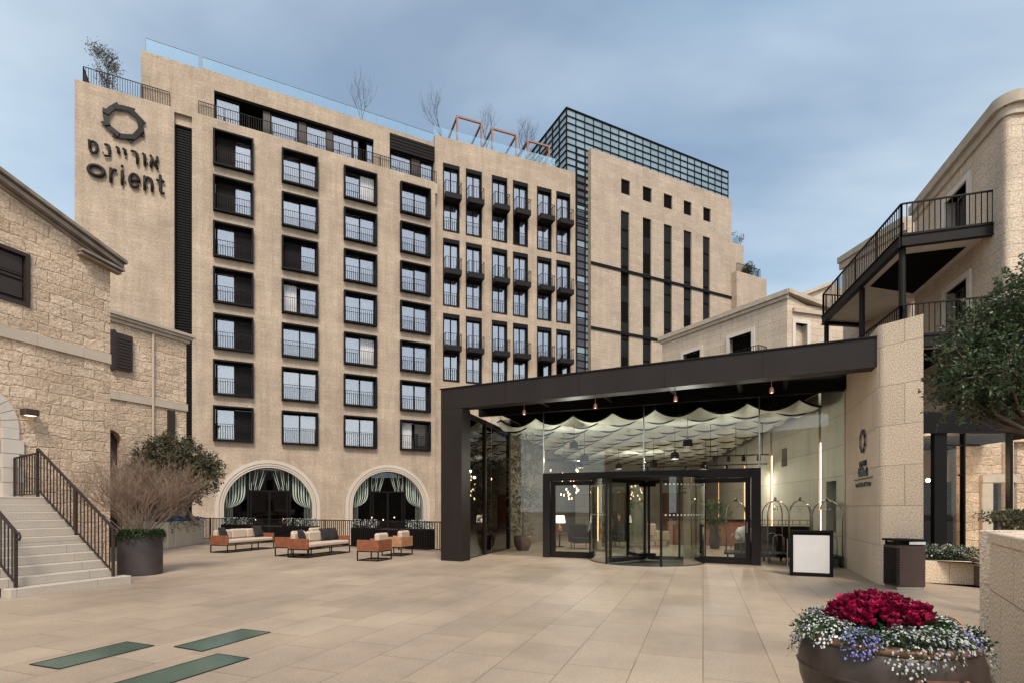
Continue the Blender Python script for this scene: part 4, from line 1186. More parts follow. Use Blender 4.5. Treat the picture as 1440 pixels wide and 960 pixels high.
# stone cap, roughly broken edge
mb = MB(); mb.prism([(p.x-WR.x, p.y-WR.y) for p in outline], zPl+.002, zPl+.05); mk('pillar_cap', mb, M['granite'], wall_r)
tops = [zPl-.4, zC-.05, zC-.12, zC-.2, zC-.3, zC-.3]
for i in range(1, 6):
    pl = Plane(Wp[i], (Wp[i+1][0]-Wp[i][0], Wp[i+1][1]-Wp[i][1]))
    L = math.hypot(Wp[i+1][0]-Wp[i][0], Wp[i+1][1]-Wp[i][1]); s_ = 1 if (Vector(pl.d).dot(Vector((Wp[i+1][0]-Wp[i][0], Wp[i+1][1]-Wp[i][1])))) > 0 else -1
    a, b = sorted((0, s_*(L-.22)))
    hs = []
    if i == 1:
        h0, h1 = sorted((pl.u(1162), pl.u(1176))); hs = [[(h0,.0+.9),(h1,.9),(h1,2.35),(h0,2.35)]]
    if i == 2:
        h0, h1 = sorted((pl.u(1099), pl.u(1107))); hs = [[(h0,3.05),(h1,3.05),(h1,3.7),(h0,3.7)]]
    mb = MB(); mb.wall([(a,0),(b,0),(b,zC),(a,zC)], hs, .5, .3); wk_('lobby_wall_bay', mb, M['inner'], pl.o, pl.th)
    if hs:
        q_ = hs[0]; mb = MB(); mb.box(q_[0][0], q_[1][0], .28, .32, q_[0][1], q_[2][1]); wk_('wall_niche', mb, M['roomdark'], pl.o, pl.th)
    # light slot in the joint
    mb = MB(); x = s_*(L-.11); mb.box(min(x-.11,x+.11), max(x-.11,x+.11), .25, .3, 0, zC); wk_('slot_back', mb, M['inner'], pl.o, pl.th)
    mb = MB(); mb.box(x-.022, x+.022, .02, .06, .05, min(3.55, zC)); wk_('light_strip', mb, M['warm'], pl.o, pl.th)
# emblem + lettering on the wall face A-B
pf = Plane((A_.x, A_.y), (dI.x, dI.y))
def text_mesh(s, size, ext=.01, offset=0.0):
    c = bpy.data.curves.new('t', 'FONT'); c.body = s; c.size = size; c.extrude = ext; c.align_x = 'CENTER'; c.offset = offset; c.resolution_u = 3
    o = bpy.data.objects.new('t', c); col.objects.link(o)
    dg = bpy.context.evaluated_depsgraph_get(); me = bpy.data.meshes.new_from_object(o.evaluated_get(dg)); bpy.data.objects.remove(o)
    m2 = MB(); m2.add([(v.co.x, -v.co.z-.02, v.co.y) for v in me.vertices], [tuple(p.vertices) for p in me.polygons]); return m2
ux = (pf.u(1208)+pf.u(1222))/2; ux = pf.u(1214.5)
def wz(py, px=1214.5): return pf.uz(px, py)[1]
lg = thing('wall_sign', 'small dark emblem above lettering and a thin rule on the entrance stone wall', 'sign', (*pf.P(ux), wz(684)), pf.th)
z0w = wz(684)
mb = ring_emblem(.27, .034, .012, -.02)
mk('ring_emblem', mb, M['black'], lg, (0,0,wz(620)-z0w))
mk('hebrew_lettering', text_mesh('טנייריוא', .19, .012, .006), M['black'], lg, (0,0,wz(654.5)-z0w))
mk('latin_lettering', text_mesh('Orient', .31, .012, .008), M['black'], lg, (0,0,wz(668.5)-z0w))
tm = text_mesh('Isrotel Exclusive Collection', .125, .008, .004); mk('small_lettering', tm, M['black'], lg, (0,0,wz(683)-z0w))
mb = MB(); mb.box(-.85, .85, -.03, -.003, 0, .02); mk('rule', mb, M['black'], lg, (0,0,wz(673)-z0w))

# roof: dark plates, beams and two glazed bays over the porch
def wpt(pl, u, d): p = pl.P(u, -d); return p
mb = MB(); mb2 = MB()
ub = [cw*.5, 2.6, 4.6, 6.5, 8.2, 9.3, bE-.02]
dd = D.d
def onD(px_u):   # matching point over the door plane
    p = B.P(px_u); n = (-B.n[0], -B.n[1])
    # intersect with door plane
    r = Vector((D.o[0]-p[0], D.o[1]-p[1])); den = n[0]*D.n[0]+n[1]*D.n[1]
    t = (r.x*D.n[0]+r.y*D.n[1])/den; return (p[0]+n[0]*t, p[1]+n[1]*t)
for i in range(len(ub)-1):
    a, b = ub[i], ub[i+1]; pa, pb_ = B.P(a, -.42), B.P(b, -.42); qa, qb = onD(a), onD(b)
    tgt = mb2 if i >= 4 else mb
    tgt.prism([(c[0]-ER[0], c[1]-ER[1]) for c in (pa, pb_, qb, qa)], zBt-.09, zBt-.03)
mk('porch_roof', mb, M['black'], ent); mk('porch_roof_glass', mb2, plain('green_roof_glass', (.05,.10,.075), .2, noise=.2), ent)
mb = MB()
for a in ub[:-1]:
    pa, qa = B.P(a, -.42), onD(a); mb.bar((pa[0]-ER[0], pa[1]-ER[1], zBt-.22), (qa[0]-ER[0], qa[1]-ER[1], zBt-.22), .1, .26)
q0, q1_ = onD(ub[0]), (wB[0], wB[1])
mb.bar((q0[0]-ER[0]-.3, q0[1]-ER[1]+.1, zBt-.27), (q1_[0]-ER[0], q1_[1]-ER[1], zBt-.27), .16, .42)
mk('roof_beam', mb, M['black'], ent)
# lobby ceiling / back wall / floor
mb = MB()
lp = [(q0[0]-.3, q0[1]+.1), q1_, Wp[2], Wp[3], Wp[4], Wp[5], Wp[6], (pl_b.x, pl_b.y), (pl_a.x, pl_a.y)]
mb.prism([(p[0]-ER[0], p[1]-ER[1]) for p in lp], zC+.003, zC+.06); mk('lobby_ceiling', mb, M['dark'], ent)
bw_ = Plane((pl_b.x, pl_b.y), (Wp[6][0]-pl_b.x, Wp[6][1]-pl_b.y)); bl_ = math.hypot(Wp[6][0]-pl_b.x, Wp[6][1]-pl_b.y)
mb = MB(); mb.wall([(0,0),(bl_,0),(bl_,zC),(0,zC)], [[(2,0.01),(4,.01),(4,2.6),(2,2.6)],[(6,.01),(8.5,.01),(8.5,2.6),(6,2.6)]], .3); ek('lobby_back_wall', mb, M['inner'], bw_)
mb = MB(); mb.box(1.5, 9, .6, .7, 0, 3); ek('lobby_back_room', mb, M['wood'], bw_)
# upper glazing on the door plane
zg1 = zBt-.45; uL = D.u(690); zz_ = zg1
mb = MB(); mb.box(uL, dA-.0, .06, .075, .02, zg1); mb.box(dA, dB, .06, .075, zF+.01, zg1); mb.box(dB, dW, .06, .075, .02, zg1)
ek('front_glass', mb, M['lobby'], D)
for px, z0 in ((764, zF), (905, zF), (1068, zF), (1189, 0)):
    x = D.u(px); mb = MB(); mb.box(x-.018, x+.018, .03, .055, z0, zg1); ek('glass_joint', mb, M['chrome'], D)
# door frame portal
fw = .24
mb = MB(); mb.rbox(dA, dA+fw, -.06, .3, 0, zF, .008); mb.rbox(dB-fw, dB, -.06, .3, 0, zF, .008); mb.rbox(dA+fw+.002, dB-fw-.002, -.06, .3, zF-fw, zF, .008)
ek('door_portal', mb, M['canopy'], D)
dC = D.u(908); rD = 1.66
def leaf_door(a, b, nm):
    mb = MB(); f = .13; z1 = zF-fw-.02
    mb.box(a, a+f, .02, .12, .01, z1); mb.box(b-f, b, .02, .12, .01, z1); mb.box(a+f, b-f, .02, .12, z1-f, z1); mb.box(a+f, b-f, .02, .12, .01, .2)
    t = ek(nm, mb, M['metal'], D)
    mb = MB(); mb.box(a+f, b-f, .06, .075, .2, z1-f); mk('door_pane', mb, M['lobby'], t)
    mb = MB(); mb.rbox(b-f+.02, b-f+.06, -.05, .02, .9, 1.2, .01); mk('door_handle', mb, M['chrome'], t)
    return t
leaf_door(dA+fw+.02, D.u(834), 'side_door'); leaf_door(D.u(984), dB-fw-.02, 'side_door')
# revolving door
rv = thing('revolving_door', 'curved glass revolving door with three dark framed wings in the middle of the entrance', 'door', (*D.P(dC, -.12), 0), D.th)
hD = zF-fw-.02
def curved(a0, a1, n=18, r=rD, z0=.03, z1=hD, th_=.012):
    mb = MB(); vs = []
    for i in range(n+1):
        a = R(a0+(a1-a0)*i/n)
        for rr_ in (r, r+th_):
            for z in (z0, z1): vs.append((rr_*math.cos(a), rr_*math.sin(a), z))
    fs = []
    for i in range(n):
        o = 4*i; fs += [(o,o+4,o+5,o+1),(o+2,o+3,o+7,o+6),(o+1,o+5,o+7,o+3),(o,o+2,o+6,o+4)]
    mb.add(vs, fs); return mb
cen = Vector((*D.P(dC, -.12), 0))
def ang(px, py):
    g = Vector((*G(px, py), 0))-cen; a = math.degrees(math.atan2(g.y, g.x)-D.th); return a % 360
aL = ang(859, 793.5); aR = ang(941, 797)
print('drum angles', aL, aR, (Vector((*G(859,793.5),0))-cen).length, (Vector((*G(941,797),0))-cen).length)
aL, aR = 237, 292
for a0, a1 in ((181, aL), (aR, 359), (1, 60), (120, 179)):
    w = mk('curved_glass', curved(a0, a1), M['drum'], rv, smooth=False)
    mb = MB()
    for a in (a0, a1): mb.box(0,0,0,0,0,0) if False else mb.tube([(rD*math.cos(R(a)), rD*math.sin(R(a)), 0), (rD*math.cos(R(a)), rD*math.sin(R(a)), hD)], .035, 8)
    mk('drum_post', mb, M['metal'], w)
mb = MB()
for zz2 in (1.38, 2.22):
    for a in range(184, 358, 4):
        if aL < a < aR: continue
        c_, s_ = math.cos(R(a)), math.sin(R(a)); r_ = rD+.016; hw = .02
        tx, ty = -s_*hw, c_*hw
        mb.add([(r_*c_-tx, r_*s_-ty, zz2), (r_*c_+tx, r_*s_+ty, zz2), (r_*c_+tx, r_*s_+ty, zz2+.036), (r_*c_-tx, r_*s_-ty, zz2+.036)], [(0,1,2,3)])
mk('safety_dots', mb, M['white'], rv)
mb = MB(); mb.lathe([(.01,hD),(rD+.03,hD),(rD+.03,hD+.03),(.01,hD+.03)], 40); mk('drum_canopy', mb, M['metal'], rv)
mb = MB(); mb.lathe([(.01,.006),(rD+.02,.006),(rD+.02,.002)], 40); mk('floor_ring', mb, M['metal'], rv)
mb = MB(); mb.tube([(0,0,.02),(0,0,hD)], .03, 8); mk('center_shaft', mb, M['brass'], rv)
for a in (aL+3, aL+123, aL+243):
    c_, s_ = math.cos(R(a)), math.sin(R(a)); mb = MB()
    p = lambda r, z: (r*c_, r*s_, z)
    mb.bar(p(.08,0.05), p(.08,hD-.02), .07, .05); mb.bar(p(rD-.07,.05), p(rD-.07,hD-.02), .08, .05)
    mb.bar(p(.115,.1), p(rD-.11,.1), .05, .11); mb.bar(p(.115,hD-.07), p(rD-.11,hD-.07), .05, .1)
    wg = mk('door_wing', mb, M['metal'], rv)
    mb = MB(); mb.add([p(.1,.1),p(rD-.1,.1),p(rD-.1,hD-.1),p(.1,hD-.1)], [(0,1,2,3)]); mk('wing_glass', mb, M['drum'], wg)
    mb = MB(); mb.bar(p(.02,.16), p(.28,.16), .1, .14); mb.bar(p(.02,hD-.14), p(.28,hD-.14), .1, .14); mk('pivot_block', mb, M['black'], wg)

# small copper spots under the beam
for px in (733, 834, 948, 1085):
    p = B.P(B.u(px), -.2)
    t = thing('hanging_spotlight', 'tiny copper spotlight hanging under the dark portal beam', 'lamp', (p[0], p[1], zBb-.32), 0, 'copper spotlights under the portal beam')
    mb = MB(); mb.tube([(0,0,.13),(0,0,.32)], .008, 5); mk('stem', mb, M['copper'], t)
    mb = MB(); mb.lathe([(.03,.13),(.045,.1),(.05,0),(.038,0),(.036,.08)], 12); mk('lamp_shade', mb, M['copper'], t)
    mb = MB(); mb.ball((0,0,.02), .02, 6); mk('bulb', mb, M['bulb'], t)

# draped sail ceiling
sail = thing('draped_sail_ceiling', 'pale scalloped fabric sails slung in rows below the lobby ceiling', 'fabric ceiling', (*D.P(D.u(800), -.5), 0), D.th)
sx = 1.30; rows = 15; rz_ = 1.25
zTop = gz(569, D.Y(966, -.4))
def cat(x, j):
    ph = (x/sx+.5*(j % 2)) % 1.0
    return -.27*(1-(2*ph-1)**2)
def xlim(dist):
    """lobby side walls on a line this far behind the door plane, in the sail's own frame"""
    def cut(o, d):
        n = D.n; k = -((o[0]-D.o[0])*n[0]+(o[1]-D.o[1])*n[1])      # depth of o behind the plane
        t_ = (dist-k)/(-(d[0]*n[0]+d[1]*n[1]))
        p = (o[0]+d[0]*t_, o[1]+d[1]*t_); return (p[0]-D.o[0])*D.d[0]+(p[1]-D.o[1])*D.d[1]
    L_ = cut(tuple(sp(0)[:2]), (sd.x, sd.y)); best = None
    for i in range(1, 6):
        a_, b_ = Vector(Wp[i]), Vector(Wp[i+1]); n = Vector(D.n); ka = -(a_-Vector(D.o)).dot(n); kb = -(b_-Vector(D.o)).dot(n)
        if ka <= dist <= kb or i == 5: best = cut(Wp[i], tuple(b_-a_)); break
    return L_-D.u(800)+.25, best-D.u(800)-.45
mb = MB(); edges = MB(); wires_ = MB(); sub = 10
for j in range(rows):
    N = 110; o = len(mb.v); lim = [xlim(.5+rz_*j), xlim(.5+rz_*(j+1))]
    f_ = lambda i, t_: (lim[0][0]*(1-t_)+lim[1][0]*t_)*(1-i/N)+(lim[0][1]*(1-t_)+lim[1][1]*t_)*i/N
    for k in range(5):
        t_ = k/4
        for i in range(N+1):
            x = f_(i, t_)
            mb.v.append((x, rz_*(j+t_), zTop+cat(x, j)*(1-t_)+cat(x, j+1)*t_-.10*math.sin(math.pi*t_)))
    for k in range(4):
        for i in range(N):
            q = o+k*(N+1)+i; mb.f.append([q,q+1,q+N+2,q+N+1]); mb.m.append(0)
    edges.tube([(f_(i,0), rz_*j-.01, zTop+cat(f_(i,0), j)-.03) for i in range(N+1)], .032, 5)
    k0 = math.ceil(lim[0][0]/sx); xx = (k0-.5*(j % 2))*sx
    while xx < lim[0][1]:
        if xx > lim[0][0]+.05:
            wires_.bar((xx, rz_*j, zTop), (xx, rz_*j, zC-.01), .012, .012)
            if j+1 < rows and xx+sx/2 < lim[1][1]: edges.tube([(xx, rz_*j, zTop-.02), (xx+sx/4, rz_*(j+.5), zTop-.19), (xx+sx/2, rz_*(j+1), zTop-.02)], .012, 4)
        xx += sx
mk('fabric', mb, M['sail'], sail, smooth=True, uv=False)
mk('edge_cord', edges, M['black'], sail, uv=False)
mk('hanging_wires', wires_, M['chrome'], sail)
# tracks and pendants
for i, (y_, z_, xa, xb) in enumerate(((2.6, 3.35, 3.9, 5.9), (6.0, 3.3, 1.2, 6.4), (10, 3.3, 1.5, 6.8))):
    mb = MB(); mb.tube([(xa,y_,z_),(xb,y_,z_)], .022, 6)
    for k in range(3): x = xa+.2+(xb-xa-.4)*k/2; mb.tube([(x,y_,z_),(x,y_,zTop-.1)], .01, 4)
    t = mk('track_light', mb, M['black'], None, tuple(sail.location), D.th); 
    tag(t, ['black lighting track nearest the entrance, under the fabric sails', 'middle black lighting track under the fabric sails', 'farthest black lighting track under the fabric sails'][i], 'light track', 'lighting tracks in the lobby')
    hd = MB()
    for k in range(4): x = xa+.3+(xb-xa-.6)*k/3; hd.lathe([(.03,z_-.02),(.06,z_-.05),(.06,z_-.2),(.05,z_-.2)], 8, (x,y_))
    mk('spot_head', hd, M['black'], t)
pend = None
for px, py, Yd in ((807,625,1.2),(822,643,3.0),(816,653,5.0),(967,622,1.0),(949,640,3.2),(919,652,5.2),(1050,668,6.0),(870,655,8.0),(990,655,7.5)):
    p = D.P(D.u(px, -Yd), -Yd); z = gz(py, p[1])-.12
    if pend is None:
        pend = thing('pendant_lamp', 'small black pendant lamp hanging through the lobby sails', 'lamp', (p[0], p[1], z), 0, 'black pendant lamps in the lobby')
        mb = MB(); mb.lathe([(.16,0),(.13,.22),(.05,.25),(.02,.3),(.02,.26),(.12,.2),(.15,0)], 16); mk('lamp_shade', mb, M['black'], pend)
        mb = MB(); mb.tube([(0,0,.28),(0,0,1.3)], .008, 4); mk('cable', mb, M['black'], pend)
        mb = MB(); mb.ball((0,0,.08), .04, 6); mk('bulb', mb, M['bulb'], pend)
    else:
        c = copy_tree(pend); c.location = (p[0], p[1], z)
# real lamps for the lit lobby
def lamp(kind, name, loc, en, c, size=.5, rot=None):
    l = bpy.data.lights.new(name, kind); l.energy = en; l.color = c
    if kind == 'AREA': l.size = size
    else: l.shadow_soft_size = size
    o = bpy.data.objects.new(name, l); col.objects.link(o); o.location = loc
    if rot: o.rotation_euler = rot
    return o
for px, py, Yd in ((807,625,1.2),(816,653,5.0),(967,622,1.0),(949,640,3.2),(1050,668,6.0),(870,655,8.0),(990,655,7.5),(900,662,11.0)):
    p = D.P(D.u(px, -Yd), -Yd); z = gz(py, p[1])-.16
    lamp('POINT', 'lobby_lamp', (p[0], p[1], min(z, 3.3)), 52, (1, .93, .84), .05)

# ================================================================== STOREFRONT behind the pillar
SF = Plane((gx(1296, 13.6), 13.6), (1.0, -.10)); sf0, sf1 = SF.u(1290), SF.u(1426)
t = thing('shop_front', 'dark framed glass front of a lit stone room right of the stone pillar', 'shop front', (*SF.o, 0))
def sk(name, mb, mats, **k): return mk(name, mb, mats, t, (0,0,0), SF.th, **k)
zf1_, zf0_ = SF.uz(1300, 579)[1], SF.uz(1360, 608)[1]
print('storefront', zf1_, zf0_, sf1-sf0)
mb = MB(); mb.box(sf0, sf1, 0, .5, zf0_, zf1_); mb.box(sf0, SF.u(1316)-.0, .0, .3, 0, zf0_-.003) if False else None; sk('fascia', mb, M['black'])
mb = MB()
for px, w_ in ((1325,.30),(1359,.04),(1425,.07)): x = SF.u(px); mb.box(x-w_/2, x+w_/2, .05, .2, 0, zf0_)
x0, x1 = SF.u(1330), SF.u(1382); z = SF.uz(1350,625)[1]; mb.box(x0, x1, .08, .12, z-.02, z+.02); mb.box(sf0, sf1, .06, .14, 0, .12)
mb.box(SF.u(1352), SF.u(1359), .09, .13, SF.uz(1352,667)[1]-.02, SF.uz(1352,667)[1]+.02)
sk('glazing_frame', mb, M['black'])
mb = MB(); mb.box(sf0, sf1, .12, .13, .12, zf0_); sk('shop_glass', mb, M['shop'])
mb = MB(); xa, xb = SF.u(1372, -3), SF.u(1425, -3)+1.5
mb.wall([(SF.u(1355,-3), 0), (xb, 0), (xb, zf0_+.3), (SF.u(1355,-3), zf0_+.3)], [[(SF.u(1393,-3),.02),(SF.u(1413,-3),.02),(SF.u(1413,-3),2.35),(SF.u(1393,-3),2.35)]], .3); o = sk('room_stone_wall', mb, M['rubble']); o.location = (-SF.n[0]*3, -SF.n[1]*3, 0)
mb = MB(); x0, x1 = SF.u(1378,-3), SF.u(1413,-3)+.2; mb.box(x0, x1+.1, -.12, -.003, 2.37, 2.62); mb.box(x0+.0, SF.u(1393,-3)-.0, -.1, -.003, .0, 2.36); o = sk('door_surround', mb, M['cornice_l']); o.location = (-SF.n[0]*3, -SF.n[1]*3, 0)
mb = MB(); mb.box(SF.u(1392,-3), SF.u(1414,-3), .22, .28, 0, 2.4); o = sk('dark_doorway', mb, M['dark']); o.location = (-SF.n[0]*3, -SF.n[1]*3, 0)
mb = MB(); mb.box(sf0-.2, sf1+1.5, 4.5, 4.6, 0, zf1_); mb.box(sf0-.3, sf0-.2, .3, 4.5, 0, zf1_); sk('room_back_wall', mb, M['roomwall'])
mb = MB(); mb.box(sf0-.3, sf1+1.5, .5, 4.6, zf0_+.02, zf0_+.1); sk('room_ceiling', mb, M['dark'])
mb = MB(); mb.box(sf0, SF.u(1338,-.8), .8, 1.4, 0, 2.3); mb.box(SF.u(1325,-.8), SF.u(1344,-.8), .9, 1.5, 0, 1.35); sk('dark_cabinet', mb, M['black'])
lm_ = lamp('POINT', 'room_lamp', (*SF.P(SF.u(1375), -1.8), 2.6), 80, (1,.72,.45), .15)
mb = MB()
for k in range(3):
    q = SF.u(1345)+.3*k; mb.ball((q, 2, 3.0-.3*k), .06, 6)
sk('hanging_bulbs', mb, M['bulb'])

# ================================================================== GROUND
def poly_at(pts, z, name, mat, kind='structure', base=None):
    mb = MB(); mb.add([(p[0],p[1],z) for p in pts], [list(range(len(pts)))])
    if base is not None:
        n = len(pts); o = len(mb.v); mb.add([(p[0],p[1],z) for p in pts]+[(p[0],p[1],base) for p in pts], [(i,(i+1)%n,n+(i+1)%n,n+i) for i in range(n)])
    o = mk(name, mb, mat); o['kind'] = kind; return o
f0 = G(268, 757.6); f1 = G(604, 774.3)
FP = Plane(f0, (f1[0]-f0[0], f1[1]-f0[1]))
fe0, fe1 = FP.P(FP.u(150)-.0, -1.15), FP.P(FP.u(625)+.6, -1.15)
cl = FP.P(0,-1.15)
poly_at([(-45,-45),(40,-45),(40,11),(40,45),(-1.2,45),(-1.2,fe1[1]+.5),fe1,fe0,(-30,34),(-45,34)], 0, 'plaza', M['pave'], base=-3.25)
poly_at([(-400,-400),(400,-400),(400,600),(-400,600)], -3.3, 'ground', M['soil'])
poly_at([(-40,16),(20,16),(40,75),(-60,75)], -3.2, 'lower_terrace', M['pave'])
# glass floor lights
for i, (q, lab) in enumerate(((((42,934),(83,940.6),(216,907.5),(178,902)), 'green glass floor panel nearest the staircase, leftmost of the three'),
           (((245,909),(284,915.6),(380,888.7),(340.6,884)), 'green glass floor panel farthest from the camera, rightmost of the three'),
           (((173,959.5),(222,966),(350,925.6),(306,919)), 'long green glass floor panel cut by the bottom edge of the photo'))):
    pts = [Vector((*G(*c), 0)) for c in q]
    if i == 2:
        d_ = (pts[2]-pts[1]).normalized(); pts[0] = pts[3]-d_*2.35; pts[1] = pts[2]-d_*2.35
    c = sum(pts, Vector())/4; t = thing('floor_panel', lab, 'floor light', tuple(c), 0, 'green glass panels set in the paving')
    mb = MB(); mb.prism([((p-c).x, (p-c).y) for p in pts], .001, .006); mk('glass_pane', mb, M['floorglass'], t)
    mb = MB()
    for a, b in zip(pts, pts[1:]+pts[:1]): mb.bar(tuple(a-c+Vector((0,0,.004))), tuple(b-c+Vector((0,0,.004))), .012, .008)
    mk('steel_edge', mb, M['metal'], t)
# fence along the terrace edge
fn = thing('terrace_fence', 'dark metal bar fence along the terrace edge in front of the arched windows', 'fence', (*FP.o, 0), FP.th)
mb = MB(); railing(mb, [(FP.u(262),0,0),(FP.u(622),0,0)], 1.08, .115, .011, 90, .035); mk('fence_bars', mb, M['metal'], fn)
n = 9
for i in range(n):
    x = FP.u(262)+(FP.u(620)-FP.u(262))*i/(n-1); mb = MB(); mb.bar((x,.03,0),(x,.03,1.1), .04, .04); mk('post', mb, M['metal'], fn)
# ================================================================== FURNITURE
dL = Vector((.30,.954,0)).normalized(); fF = Vector((dL.y,-dL.x,0))
rzS = math.atan2(-fF.x, fF.y)
def frame_base(mb, w, d, zt=.3, t=.03):
    for x in (-w/2+t/2, w/2-t/2):
        for y in (-d/2+t/2, d/2-t/2): mb.box(x-t/2, x+t/2, y-t/2, y+t/2, 0, zt)
        mb.box(x-t/2+.001, x+t/2-.001, -d/2+t, d/2-t, 0.001, t-.001); mb.box(x-t/2+.001, x+t/2-.001, -d/2+t, d/2-t, zt-t, zt-.001)
    for y in (-d/2+t/2, d/2-t/2):
        mb.box(-w/2+t, w/2-t, y-t/2+.001, y+t/2-.001, 0.001, t-.001); mb.box(-w/2+t, w/2-t, y-t/2+.001, y+t/2-.001, zt-t, zt-.001)
    if w > 1.5:
        for y in (-d/2+t/2, d/2-t/2): mb.box(-t/2, t/2, y-t/2+.002, y+t/2-.002, t, zt-t)
def soft(mb, x0, x1, y0, y1, z0, z1, b=.035): mb.rbox(x0, x1, y0, y1, z0, z1, b)
def sofa(label, loc, rz, L=2.25, D_=.78, wood='wood'):
    t = thing('outdoor_sofa', label, 'sofa', loc, rz, 'sofas on the terrace')
    mb = MB(); frame_base(mb, L, D_, .28); mk('metal_base', mb, M['metal'], t)
    for s_ in (-1, 1):
        mb = MB(); x = s_*(L/2-.03)
        for k in range(4): mb.rbox(x-.03, x+.03, -D_/2, D_/2, .285+k*.082, .285+k*.082+.078, .004)
        mk('armrest', mb, M[wood], t)
    mb = MB()
    for k in range(4): mb.rbox(-L/2+.062, L/2-.062, -D_/2, -D_/2+.05, .285+k*.082, .285+k*.082+.078, .004)
    mk('back_panel', mb, M[wood], t)
    mb = MB(); mb.box(-L/2+.07, L/2-.07, -D_/2+.06, D_/2-.01, .29, .32); mk('seat_frame', mb, M['metal'], t)
    n = 3; w_ = (L-.14)/n
    mb = MB(); soft(mb, -L/2+.07, L/2-.07, -D_/2+.07, D_/2+.01, .325, .455); mk('seat_cushion', mb, M['cush'], t, smooth=False)
    for i in range(n):
        x = -L/2+.07+w_*i; mb = MB(); soft(mb, x+.006, x+w_-.006, -D_/2+.02, -D_/2+.2, .46, .80+.01*(i%2), .05)
        mk('back_cushion', mb, M['cush'], t)
    return t
def armchair(label, loc, rz, wood='wood'):
    Wd, D_ = .78, .74; t = thing('outdoor_armchair', label, 'armchair', loc, rz, 'teak armchairs on the terrace')
    mb = MB(); frame_base(mb, Wd, D_, .3); mk('metal_base', mb, M['metal'], t)
    for s_ in (-1, 1):
        mb = MB(); x = s_*(Wd/2-.03)
        for k in range(4): mb.rbox(x-.03, x+.03, -D_/2, D_/2, .305+k*.082, .305+k*.082+.079, .004)
        mk('armrest', mb, M[wood], t)
    mb = MB()
    for k in range(4): mb.rbox(-Wd/2+.062, Wd/2-.062, -D_/2, -D_/2+.05, .305+k*.082, .305+k*.082+.079, .004)
    mk('back_panel', mb, M[wood], t)
    mb = MB(); soft(mb, -Wd/2+.07, Wd/2-.07, -D_/2+.06, D_/2+.0, .33, .47); mk('seat_cushion', mb, M['cush'], t)
    mb = MB(); soft(mb, -Wd/2+.09, Wd/2-.09, -D_/2+.05, -D_/2+.22, .475, .83, .05); mk('back_cushion', mb, M['cush'], t)
    return t
def V2(p): return Vector((p[0], p[1], 0))
c = V2(G(433, 784.3)); s2 = c+dL*1.12-fF*.39
sofa('beige cushioned teak sofa in the middle of the terrace group, with dark pillows', tuple(s2), rzS)
c = V2(G(320, 777.0)); s1 = c+dL*1.12-fF*.39
sofa('beige cushioned teak sofa farthest left on the terrace, beside the stone planter', tuple(s1), rzS)
c = V2(G(388.5, 781.2)); a1 = c+dL*.39+fF*.37-fF*.37; armchair('teak armchair between the two sofas, its back to the middle sofa', tuple(c+dL*.36+fF*.33-fF*.0), rzS+math.pi)
c = V2(G(517.5, 788.2)); armchair('nearest teak armchair, rightmost group, closest to the camera', tuple(c+dL*.36+fF*.33-fF*.33*1), rzS+math.pi)
c = V2(G(551, 781.0)); armchair('rightmost teak armchair, of lighter wood, partly behind the nearest armchair', tuple(c+dL*.36-fF*.0), rzS+math.pi, 'wood_l')
c = V2(G(428, 772.0)); armchair('teak armchair mostly hidden behind the middle sofa', tuple(c+dL*.3), rzS+math.pi)
def pillow(label, loc, rz, tilt=.35, s=.46, mat='cush_d'):
    mb = MB(); n = 8; o = 0
    for sd_ in (-1, 1):
        o = len(mb.v)
        for i in range(n+1):
            for j in range(n+1):
                x, z = i/n*2-1, j/n*2-1
                th_ = .075*(1-x**4)*(1-z**4); k_ = 1-.06*(1-abs(x*z))*max(abs(x),abs(z))
                mb.v.append((x*s/2*k_, sd_*th_, s/2+z*s/2*k_))
        for i in range(n):
            for j in range(n): q = o+i*(n+1)+j; mb.f.append([q,q+1,q+n+2,q+n+1]); mb.m.append(0)
    M_ = Matrix.Rotation(tilt, 4, 'X'); mb.v = [tuple(M_ @ Vector(v)) for v in mb.v]
    o = mk('scatter_pillow', mb, M[mat], None, loc, rz, smooth=True); tag(o, label, 'pillow', 'dark pillows on the sofas'); return o
def onsofa(s, a, b, z=.46): v = s+dL*a+fF*b; return (v.x, v.y, z)
pillow('dark patterned pillow at the near end of the leftmost sofa', onsofa(s1, -.78, -.06), rzS+.3)
pillow('dark pillow at the far end of the leftmost sofa, above the armchair', onsofa(s1, .85, -.06), rzS)
pillow('dark round-looking pillow at the near end of the middle sofa', onsofa(s2, -.72, -.06), rzS+.35)
pillow('dark pillow at the far end of the middle sofa, left of its neighbour', onsofa(s2, .45, -.08), rzS-.1)
pillow('dark pillow at the very far end of the middle sofa', onsofa(s2, .90, -.06), rzS)

